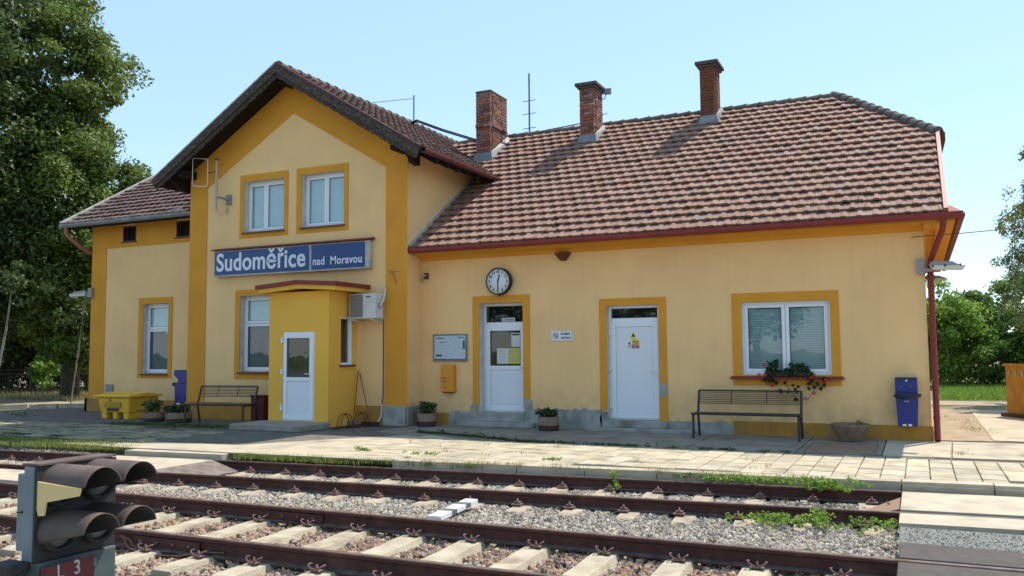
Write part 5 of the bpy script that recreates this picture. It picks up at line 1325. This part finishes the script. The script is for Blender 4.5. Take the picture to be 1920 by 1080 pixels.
hk = thing('wall_hook', 'small rusty bracket on the right orange pilaster', 'bracket', (-10.77, -.7, 3.35))
MB().tube([(-10.88, -.67, 3.45), (-10.85, -.75, 3.44), (-10.78, -.72, 3.40), (-10.70, -.67, 3.18)], .011, 5).tube([(-10.88, -.67, 3.45), (-10.68, -.67, 3.44)], .009, 5).build('hook', REDPK, hk)
# wall lamps
def lamp(name, lab, loc, rz, sc=1):
    t = thing(name, lab, 'lamp', loc, rz); 
    MB().box(-.13, .0, -.04, .05, -.16, .12).build('bracket_box', LAMPG, t, .01, True)
    MB().tube([(-.05, -.03, -.08), (.12, -.06, -.10)], .03, 8).build('arm', LAMPG, t, 0, True)
    MB().add([(.08, -.14, -.02), (.62, -.14, -.05), (.62, .02, -.05), (.08, .02, -.02), (.14, -.11, .06), (.48, -.11, .03), (.48, -.01, .03), (.14, -.01, .06)],
             [(4, 5, 6, 7), (0, 1, 5, 4), (1, 2, 6, 5), (2, 3, 7, 6), (3, 0, 4, 7), (0, 3, 2, 1)]).build('housing', LAMPG, t, .02, True)
    MB().add([(.10, -.13, -.022), (.66, -.13, -.052), (.66, .01, -.052), (.10, .01, -.022), (.14, -.11, -.10), (.60, -.11, -.13), (.60, -.01, -.13), (.14, -.01, -.10)],
             [(0, 1, 5, 4), (1, 2, 6, 5), (2, 3, 7, 6), (3, 0, 4, 7), (7, 6, 5, 4)]).build('diffuser', LAMPW, t, .02, True)
    for x in (.16, .36, .6): MB().box(x-.012, x+.012, -.155, -.14, -.06, -.02).build('clip', BLACK, t, 0, True)
    return t
lamp('wall_lamp', 'grey street lamp head on the right corner of the station under the downpipe elbow', (0, -.10, 3.10), R(-14))
lamp('wall_lamp', 'distant lamp head on the back corner, seen behind the red downpipe', (.0, 9.6, 3.6), R(-14))
lamp('wall_lamp', 'pale lamp head sticking out of the left corner of the station', (-22.12, .42, 3.46), R(196))
wi = thing('overhead_wire', 'thin wire running from the right corner of the station out of the picture', 'wire', (0, -.03, 3.62))
MB().tube([(-.20, -.03, 3.61), (-.14, -.06, 3.62), (0.6, -.35, 3.60), (6, -1.2, 3.72), (12, -2.6, 4.3)], .008, 5).build('wire', BROOMM, wi)
eb = thing('socket_box', 'small grey electrical box on the left wing wall above the yellow bin', 'electrical box', (-21.2, .5, .48))
MB().box(-21.36, -21.08, .44, .509, .48, .78).build('box', GREYPL, eb, .01)
for x in (-21.27, -21.18): MB().lathe((x, .438, .62), [(0, 0), (.022, 0), (.022, .004)], 8, 'y').build('socket', BLACK, eb)

# ------------------------------------------------------------------ benches
def bench(lab, loc, L, m, rz=0):
    t = thing('bench', lab, 'bench', loc, rz, None)
    for s in (-1, 1):
        x = s*(L/2-.03)
        MB().tube([(x, -.30, 0), (x, -.27, .43)], .024, 8).build('leg', m, t, 0, True)
        MB().tube([(x, .26, 0), (x, .16, .43), (x, .30, .86)], .024, 8).build('leg', m, t, 0, True)
        MB().tube([(x, -.31, .44), (x, .18, .44)], .024, 8).build('arm_rail', m, t, 0, True)
    for k in range(8):
        y = -.30+k*.058; MB().tube([(-L/2, y, .455), (L/2, y, .455)], .009 if 0 < k else .022, 6).build('seat_rod', m, t, 0, True)
    for k in range(8):
        f_ = k/7; z = .62+.24*f_; y = .215+.085*f_
        MB().tube([(-L/2+.03, y, z), (L/2-.03, y, z)], .008 if k < 7 else .018, 6).build('back_rod', m, t, 0, True)
    for x in (-L/6, L/6): MB().tube([(x, .21, .61), (x, .30, .86)], .009, 6).build('back_stay', m, t, 0, True)
    return t
bench('black rod bench below the window with the geraniums', (-3.06, -.66, 0), 1.93, BENCHM, R(1))
bench('dark brown rod bench in front of the lower window left of the porch', (-14.92, -1.62, 0), 1.62, BENCHB, R(8))
rb = thing('red_box', 'dark red bin box behind the right end of the brown bench', 'box', (-14.1, -1.1, 0))
MB().box(-14.36, -13.98, -1.26, -.96, 0.02, .62).build('body', REDBOX, rb, .015); MB().box(-14.38, -13.96, -1.28, -.94, .621, .65).build('lid', REDBOX, rb, .01)
# litter bins
bn = thing('litter_bin', 'blue litter bin with a black bag at the right corner of the station', 'litter bin', (-.36, -.14, .25))
MB().box(-.56, -.20, -.20, -.001, .80, 1.12).build('hood', BLUEP, bn, .012)
MB().add([(-.53, -.26, .27), (-.22, -.26, .27), (-.19, -.30, .84), (-.56, -.30, .84), (-.53, -.03, .27), (-.22, -.03, .27), (-.19, -.03, .84), (-.56, -.03, .84)],
         [(0, 1, 2, 3), (1, 5, 6, 2), (4, 0, 3, 7), (5, 4, 7, 6), (0, 4, 5, 1), (3, 2, 6, 7)]).build('body', BLUEP, bn, .015)
m = MB(); g = random.Random(8)
m.tube([(-.58, -.31, .80), (-.45, -.34, .785), (-.30, -.33, .79), (-.17, -.31, .81), (-.16, -.15, .82)], [.022, .035, .03, .032, .02], 7)
m.tube([(-.56, -.32, .83), (-.40, -.34, .82), (-.20, -.32, .835)], [.025, .028, .022], 7)
m.build('bag', BAG, bn)
MB().box(-.53, -.23, -.207, -.2005, 1.08, 1.115).build('lid', BAG, bn)
MB().lathe((-.375, -.2085, 1.065), [(0, -.003), (.018, -.002), (.018, .004)], 10, 'y').build('lock', SIGW, bn)
for x in (-.46, -.30): MB().lathe((x, -.203, .96), [(0, -.003), (.007, -.002), (.007, .004)], 6, 'y').build('rivet', SIGW, bn)
for x in (-.43, -.34): MB().box(x-.03, x+.03, -.266, -.261, .275, .31).build('sticker', SIGW, bn)
MB().box(-.42, -.34, -.30, -.294, .70, .715).build('sticker', SIGC, bn)
bl = thing('litter_bin', 'dark blue litter bin in profile on the gable side wall left of the brown bench', 'litter bin', (-17.2, -.45, .4))
MB().prism([(-17.02, 1.22), (-17.50, 1.22), (-17.50, 1.08), (-17.36, .98), (-17.36, .88), (-17.02, .88)], -.64, -.30, 'y').build('hood', BLUEP, bl, .01)
MB().prism([(-17.02, .87), (-17.50, .87), (-17.46, .38), (-17.02, .36)], -.63, -.31, 'y').build('body', BLUEP, bl, .015)
MB().tube([(-17.50, -.64, .86), (-17.56, -.5, .83), (-17.53, -.3, .86)], [.05, .07, .05], 8).build('bag', BAG, bl)
MB().box(-17.4, -17.3, -.635, -.60, .34, .38).build('sticker', SIGW, bl)
# grit bin
gb = thing('grit_bin', 'yellow plastic grit bin with a lid in front of the left wing', 'grit bin', (-18.7, -1.0, 0))
m = MB()
m.add([(-19.17, -1.44, .16), (-18.17, -1.44, .16), (-18.10, -1.50, .54), (-19.24, -1.50, .54), (-19.17, -.62, .16), (-18.17, -.62, .16), (-18.10, -.56, .54), (-19.24, -.56, .54)],
      [(0, 1, 2, 3), (1, 5, 6, 2), (4, 0, 3, 7), (5, 4, 7, 6), (0, 4, 5, 1), (3, 2, 6, 7)])
m.build('body', YELP, gb, .02)
for x0_, x1_ in ((-19.15, -18.98), (-18.75, -18.60), (-18.37, -18.19)):
    MB().add([(x0_, -1.42, 0), (x1_, -1.42, 0), (x1_, -1.43, .17), (x0_, -1.43, .17), (x0_, -.64, 0), (x1_, -.64, 0), (x1_, -.63, .17), (x0_, -.63, .17)],
             [(0, 1, 2, 3), (1, 5, 6, 2), (4, 0, 3, 7), (5, 4, 7, 6), (0, 4, 5, 1)]).build('foot', YELP, gb, .01)
MB().prism([(-1.56, .55), (-1.56, .60), (-1.03, .66), (-.50, .60), (-.50, .55)], -19.32, -18.02, 'x').build('lid', YELP, gb, .015)
MB().box(-18.98, -18.4, -1.50, -1.48, .30, .42).build('recess_shade', mat('grit_recess_shade', (.40, .25, .02), .6), gb)  # proud plate in darker yellow, the shade of a recess painted on
MB().box(-18.92, -18.5, -1.47, -1.455, .20, .27).build('hatch', BLACK, gb)
MB().box(-18.78, -18.76, -1.51, -1.50, .44, .52).build('latch', BLACK, gb)
MB().box(-18.16, -18.15, -1.2, -.9, .20, .225).build('print', BARREL, gb)

# ------------------------------------------------------------------ planters
def plant(name, mb_pts, size, m, par, seed, parts_rnd=True):
    V, F, r_ = crown(np.array(mb_pts), 26, size, seed, .8, .8)
    return link(name, fmesh(name, V, F, m, r_), par)
def planter(lab, loc, rr, hh, ph, seed, flowers=None, pm=GERL):
    t = thing('planter', lab, 'planter', loc)
    n = 14
    for k in range(n):
        a0_, a1_ = 2*PI*k/n+.01, 2*PI*(k+1)/n-.01
        vs = []
        for (q_, z) in ((rr*.90, 0), (rr*.97, hh*.35), (rr, hh)):
            for a in (a0_, a1_): vs.append((math.cos(a)*q_, math.sin(a)*q_, z))
        for (q_, z) in ((rr-.025, hh), (rr-.03, hh-.06)):
            for a in (a0_, a1_): vs.append((math.cos(a)*q_, math.sin(a)*q_, z))
        MB().add(vs, [(i*2, i*2+1, i*2+3, i*2+2) for i in range(4)]).build('stave', BARREL, t, 0, True)
    MB().lathe((0, 0, 0), [(rr*.905+.006, 0), (rr*.985+.008, hh*.40), (rr*.985, hh*.40)], 20).build('dark_band', BARRELD, t, 0, True)
    MB().lathe((0, 0, hh-.03), [(rr-.02, 0), (0, .01)], 16).build('soil', SOIL, t, 0, True)
    g = random.Random(seed)
    plant('plant', [(g.gauss(0, rr*.42), g.gauss(0, rr*.42), hh+ph*g.uniform(.1, 1), .055+.03*g.random()) for _ in range(26)], .07, pm, t, seed)
    if flowers:
        for k in range(9):
            a = g.uniform(0, 6.28); d_ = g.uniform(0, rr*.8)
            MB().lathe((math.cos(a)*d_, math.sin(a)*d_, hh+ph*g.uniform(.5, 1.1)), [(0, -.015), (.018, 0), (.012, .014), (0, .018)], 6).build('flower', flowers, t, 0, True)
    return t
planter('wooden tub with leafy plants right of the grey corner block', (-10.02, -.50, 0), .215, .29, .20, 21, None, GREEND)
planter('wooden tub with pinkish flowers between the steps of the two white doors', (-7.10, -.50, 0), .22, .29, .12, 22, FLOWP)
planter('wooden tub with a tall bushy plant beside the yellow grit bin', (-17.05, -1.66, 0), .26, .23, .28, 23, None, GREEND)
planter('wooden tub with low leaves next to the brown bench', (-16.25, -1.62, 0), .30, .24, .14, 24)
bw = thing('concrete_bowl', 'brown concrete planting bowl on the pavement left of the right litter bin', 'planter', (-1.30, -.52, 0))
MB().lathe((0, 0, 0), [(0, 0), (.17, 0), (.19, .03), (.31, .24), (.335, .29), (.335, .31), (.30, .31), (.28, .25), (0, .24)], 28).build('bowl', BOWL, bw, 0, True)
MB().lathe((0, 0, .26), [(.285, 0), (.15, .02), (0, .035)], 16).build('soil', SOIL, bw, 0, True)
g = random.Random(3); plant('dry_plant', [(.12+g.gauss(0, .04), g.gauss(0, .05), .31+.05*g.random(), .04) for _ in range(5)], .05, GRASSY, bw, 5)
# window box with geraniums
wb = thing('window_box', 'window box of trailing red geraniums on the sill of the right window', 'flower box', (-2.3, -.10, 1.13))
MB().box(-2.72, -1.98, -.13, .05, 1.12, 1.20).build('trough', BARRELD, wb, .01)
g = random.Random(11)
pts = [(g.uniform(-2.78, -1.98), -.06+g.gauss(0, .05), 1.16+abs(g.gauss(0, .09)), .06) for _ in range(60)]
pts += [(g.uniform(-2.82, -2.6), -.12+g.gauss(0, .02), g.uniform(.92, 1.14), .035) for _ in range(9)]+[(g.uniform(-2.1, -1.7), -.13+g.gauss(0, .02), g.uniform(.86, 1.12), .035) for _ in range(11)]
pts += [(g.uniform(-2.55, -2.2), -.13, g.uniform(.84, 1.05), .025) for _ in range(9)]+[(-2.2+g.gauss(0, .05), -.2, .72+g.gauss(0, .02), .03) for _ in range(3)]
V, F, r_ = crown(np.array(pts), 26, .055, 12, .6, .9)
link('foliage', fmesh('foliage', V-np.array(WP[wb.name]), F, GERL, r_), wb)
for i, ln in enumerate((((-2.7, 1.15), (-2.80, 1.0), (-2.66, .93)), ((-2.0, 1.15), (-1.88, 1.0), (-1.93, .86), (-2.06, .68)), ((-1.95, 1.15), (-1.75, 1.09), (-1.62, 1.05)), ((-2.4, 1.12), (-2.42, .95), (-2.25, .74)))):
    MB().tube([(a, -.14-.02*k, b) for k, (a, b) in enumerate(ln)], .006, 5).build('stem', GERL, wb)
for (x, z) in ((-2.80, 1.34), (-2.90, 1.16), (-2.79, 1.15), (-2.67, .96), (-1.98, 1.10), (-1.72, 1.06), (-1.93, .82), (-2.09, .73), (-1.75, 1.02)):
    bm2 = bmesh.new(); bmesh.ops.create_icosphere(bm2, subdivisions=2, radius=.036)
    for v in bm2.verts: v.co *= 1+random.uniform(-.28, .2); v.co.z *= .85
    me = bpy.data.meshes.new('flower'); bm2.to_mesh(me); bm2.free(); me.materials.append(FLOWR)
    link('flower', me, wb, Vector((x, -.19, z))-WP[wb.name])
# bike rack and brooms
br = thing('bicycle_rack', 'low rusty bicycle rack of wheel hoops along the right side of the porch', 'bicycle rack', (-11.5, -1.3, 0))
for k, (xh, yh) in enumerate(((-11.45, -1.60), (-11.40, -1.08))):
    for dx in (0, .09):
        MB().tube([(xh+dx, yh+.22*math.cos(a), .02+.30*math.sin(a)) for a in [PI*i/10 for i in range(11)]], .011, 6).build('hoop', BRNRED, br)
MB().bar((-11.47, -1.98, .03), (-11.38, -.62, .03), .04, .04).build('base_rail', BRNRED, br); MB().bar((-11.33, -1.5, .03), (-11.26, -.72, .03), .05, .05).build('base_rail', BRNRED, br)
for k, (x0_, y0_, x1_, y1_, zt, lab, hl) in enumerate(((-11.70, -.72, -11.66, -.95, 1.22, 'upright broom with a brown stick leaning beside the porch', 'a'), (-11.66, -.71, -11.20, -.95, 1.16, 'slanting broom with a wide dark head beside the drain pipe', 'b'))):
    bo = thing('broom', lab, 'broom', (x1_, y1_, 0))
    MB().tube([(x0_, y0_, zt), (x1_, y1_, .09)], .013, 6).build('stick', BROOMM, bo)
    MB().box(x1_-.20, x1_+.22, y1_-.05, y1_+.05, .02, .10).build('head', BARRELD if k else BARREL, bo, .01)

# ------------------------------------------------------------------ shunting signal in the foreground
sg = thing('shunting_signal', 'grey dwarf railway signal with four dark hooded lamps and a red L3 plate', 'railway signal', (-5.05, -13.06, -.32))
X0, Y0, Z1 = -5.034, -13.338, .945; s_ = .276
MB().box(X0-.10, X0-.002, Y0-.01, Y0+2*s_+.01, Z1-2*s_-.02, Z1+.0).build('housing', SGREY, sg, .01)
MB().box(X0-.20, X0-.101, Y0+.02, Y0+2*s_-.02, Z1-2*s_+.03, Z1-.05).build('equipment_box', SGREY, sg, .01)
MB().box(X0-.135, X0-.10, Y0-.025, Y0+.05, Z1-s_-.005, Z1-s_+.002).build('seam', BLACK, sg)
MB().box(X0-.001, X0+.02, Y0-.012, Y0+2*s_+.012, Z1-2*s_-.02, Z1+.0).build('front_plate', SBLK, sg, .006)
MB().bar((X0-.05, Y0, Z1+.012), (X0-.05, Y0+2*s_, Z1+.012), .16, .012).build('top_cover', SHOOD, sg)
for i in range(2):
    for j in range(2):
        cy, cz = Y0+s_*(.5+i), Z1-s_*(.5+j)+.012
        # lens in a black bowl
        MB().lathe((X0+.02, cy, cz), [(.125, 0), (.125, .05), (.105, .05), (.10, .01)], 24, 'x').build('lens_ring', SBLK, sg)
        ln = MB().lathe((X0+.03, cy, cz), [(.10, .0), (.092, .014), (.08, .012), (.074, .026), (.06, .022), (.052, .036), (.036, .03), (.028, .042), (0, .044)], 24, 'x').build('lens', LENS, sg)
        # hood: open tube, cut away below towards its mouth
        n = 26; vs = []; fs = []; Lh = .40 if True else 0; rr = .133
        L_ = [0, .08, .16, .24, .32, .36, Lh]
        for a_i, xx in enumerate(L_):
            cutang = R(30) if xx < .07 else R(28)*(1-xx/Lh)+R(-12)*(xx/Lh)
            for k in range(n+1):
                a = -cutang + (PI+2*cutang)*k/n
                for rad in (rr, rr-.006):
                    vs.append((X0+.02+xx, cy+math.cos(a)*rad, cz+math.sin(a)*rad))
        w_ = (n+1)*2
        for a_i in range(len(L_)-1):
            for k in range(n):
                b0 = a_i*w_+k*2
                fs += [(b0, b0+2, b0+w_+2, b0+w_), (b0+1, b0+w_+1, b0+w_+3, b0+3)]
            fs += [(a_i*w_, a_i*w_+w_, a_i*w_+w_+1, a_i*w_+1), (a_i*w_+n*2, a_i*w_+n*2+1, a_i*w_+w_+n*2+1, a_i*w_+w_+n*2)]
        for k in range(n): b0 = (len(L_)-1)*w_+k*2; fs.append((b0, b0+1, b0+3, b0+2))
        hd = MB().add(vs, fs, True).build('hood', SHOOD, sg)
        hd.data.materials.append(SBLK)
        for p in hd.data.polygons:
            v = p.center+WP[sg.name]-Vector((X0, cy, cz)); n2 = p.normal
            if n2.y*v.y+n2.z*v.z < 0: p.material_index = 1
# cream side flap under the upper hood
yf_ = Y0-.004
MB().add([(X0+.01, yf_, Z1-.085), (X0+.40, yf_+.0, Z1-.105), (X0+.385, yf_, Z1-.150), (X0+.10, yf_, Z1-.205), (X0+.085, yf_, Z1-.285), (X0+.035, yf_, Z1-.29), (X0+.01, yf_, Z1-.22),
          (X0+.01, yf_+.012, Z1-.085), (X0+.40, yf_+.012, Z1-.105), (X0+.385, yf_+.012, Z1-.150), (X0+.10, yf_+.012, Z1-.205), (X0+.085, yf_+.012, Z1-.285), (X0+.035, yf_+.012, Z1-.29), (X0+.01, yf_+.012, Z1-.22)],
         [tuple(range(7)), tuple(range(7, 14))[::-1]]+[(i, (i+1) % 7, 7+(i+1) % 7, 7+i) for i in range(7)]).build('cream_flap', SYEL, sg)
zb = Z1-2*s_-.02
MB().box(X0-.12, X0+.05, Y0+.0, Y0+2*s_+.0, zb-.22, zb-.001).build('terminal_box', mat('terminal_grey', (.10, .12, .12), .6, (.07, .085, .085), 7), sg, .01)
MB().box(X0+.051, X0+.06, Y0+.30, Y0+.40, zb-.10, zb-.05).build('latch', SGREY, sg, .004)
MB().box(X0-.20, X0-.02, Y0-.14, Y0-.002, zb-.06, zb+.01).build('cable_entry', SBLK, sg, .015)
MB().lathe((X0-.10, Y0-.07, zb-.13), [(.04, 0), (.05, .06)], 12).build('gland', SBLK, sg)
MB().box(X0-.07, X0+.0, Y0+.20, Y0+.34, -.34, zb-.20).build('post', SGREY, sg)
MB().box(X0-.22, X0+.18, Y0+.08, Y0+.46, -.36, -.22).build('foundation', GREYPL, sg, .02)
ux = Vector((.0, 1, .07)).normalized(); nx_ = Vector((1, -.35, -.05)).normalized(); uy = Vector((.02, -.07, 1)).normalized()
pc = Vector((X0+.14, Y0+.135, zb-.105)); hx = Vector((.22, .975, .08)).normalized(); uy = Vector((.0, -.06, 1)).normalized(); nx_ = hx.cross(uy).normalized()
pl_ = MB().obox(pc, hx*.155, uy*.10, nx_*.004).build('number_plate', SRED, sg)
for a, tx in ((-.07, 'L'), (.03, '3')):
    text('plate_character', tx, .12, SIGC, pc+hx*a+uy*.014+nx_*.006, pl_, xdir=hx, ydir=uy, bold=.002, sx=.72)
for a in (-.14, .14): MB().obox(pc+hx*a+uy*.08+nx_*.006, hx*.006, uy*.006, nx_*.002).build('rivet', SBLK, pl_)
MB().bar(pc-nx_*.01-uy*.02, (X0+.04, Y0+.14, zb-.12), .05, .02).build('plate_bracket', SGREY, sg)
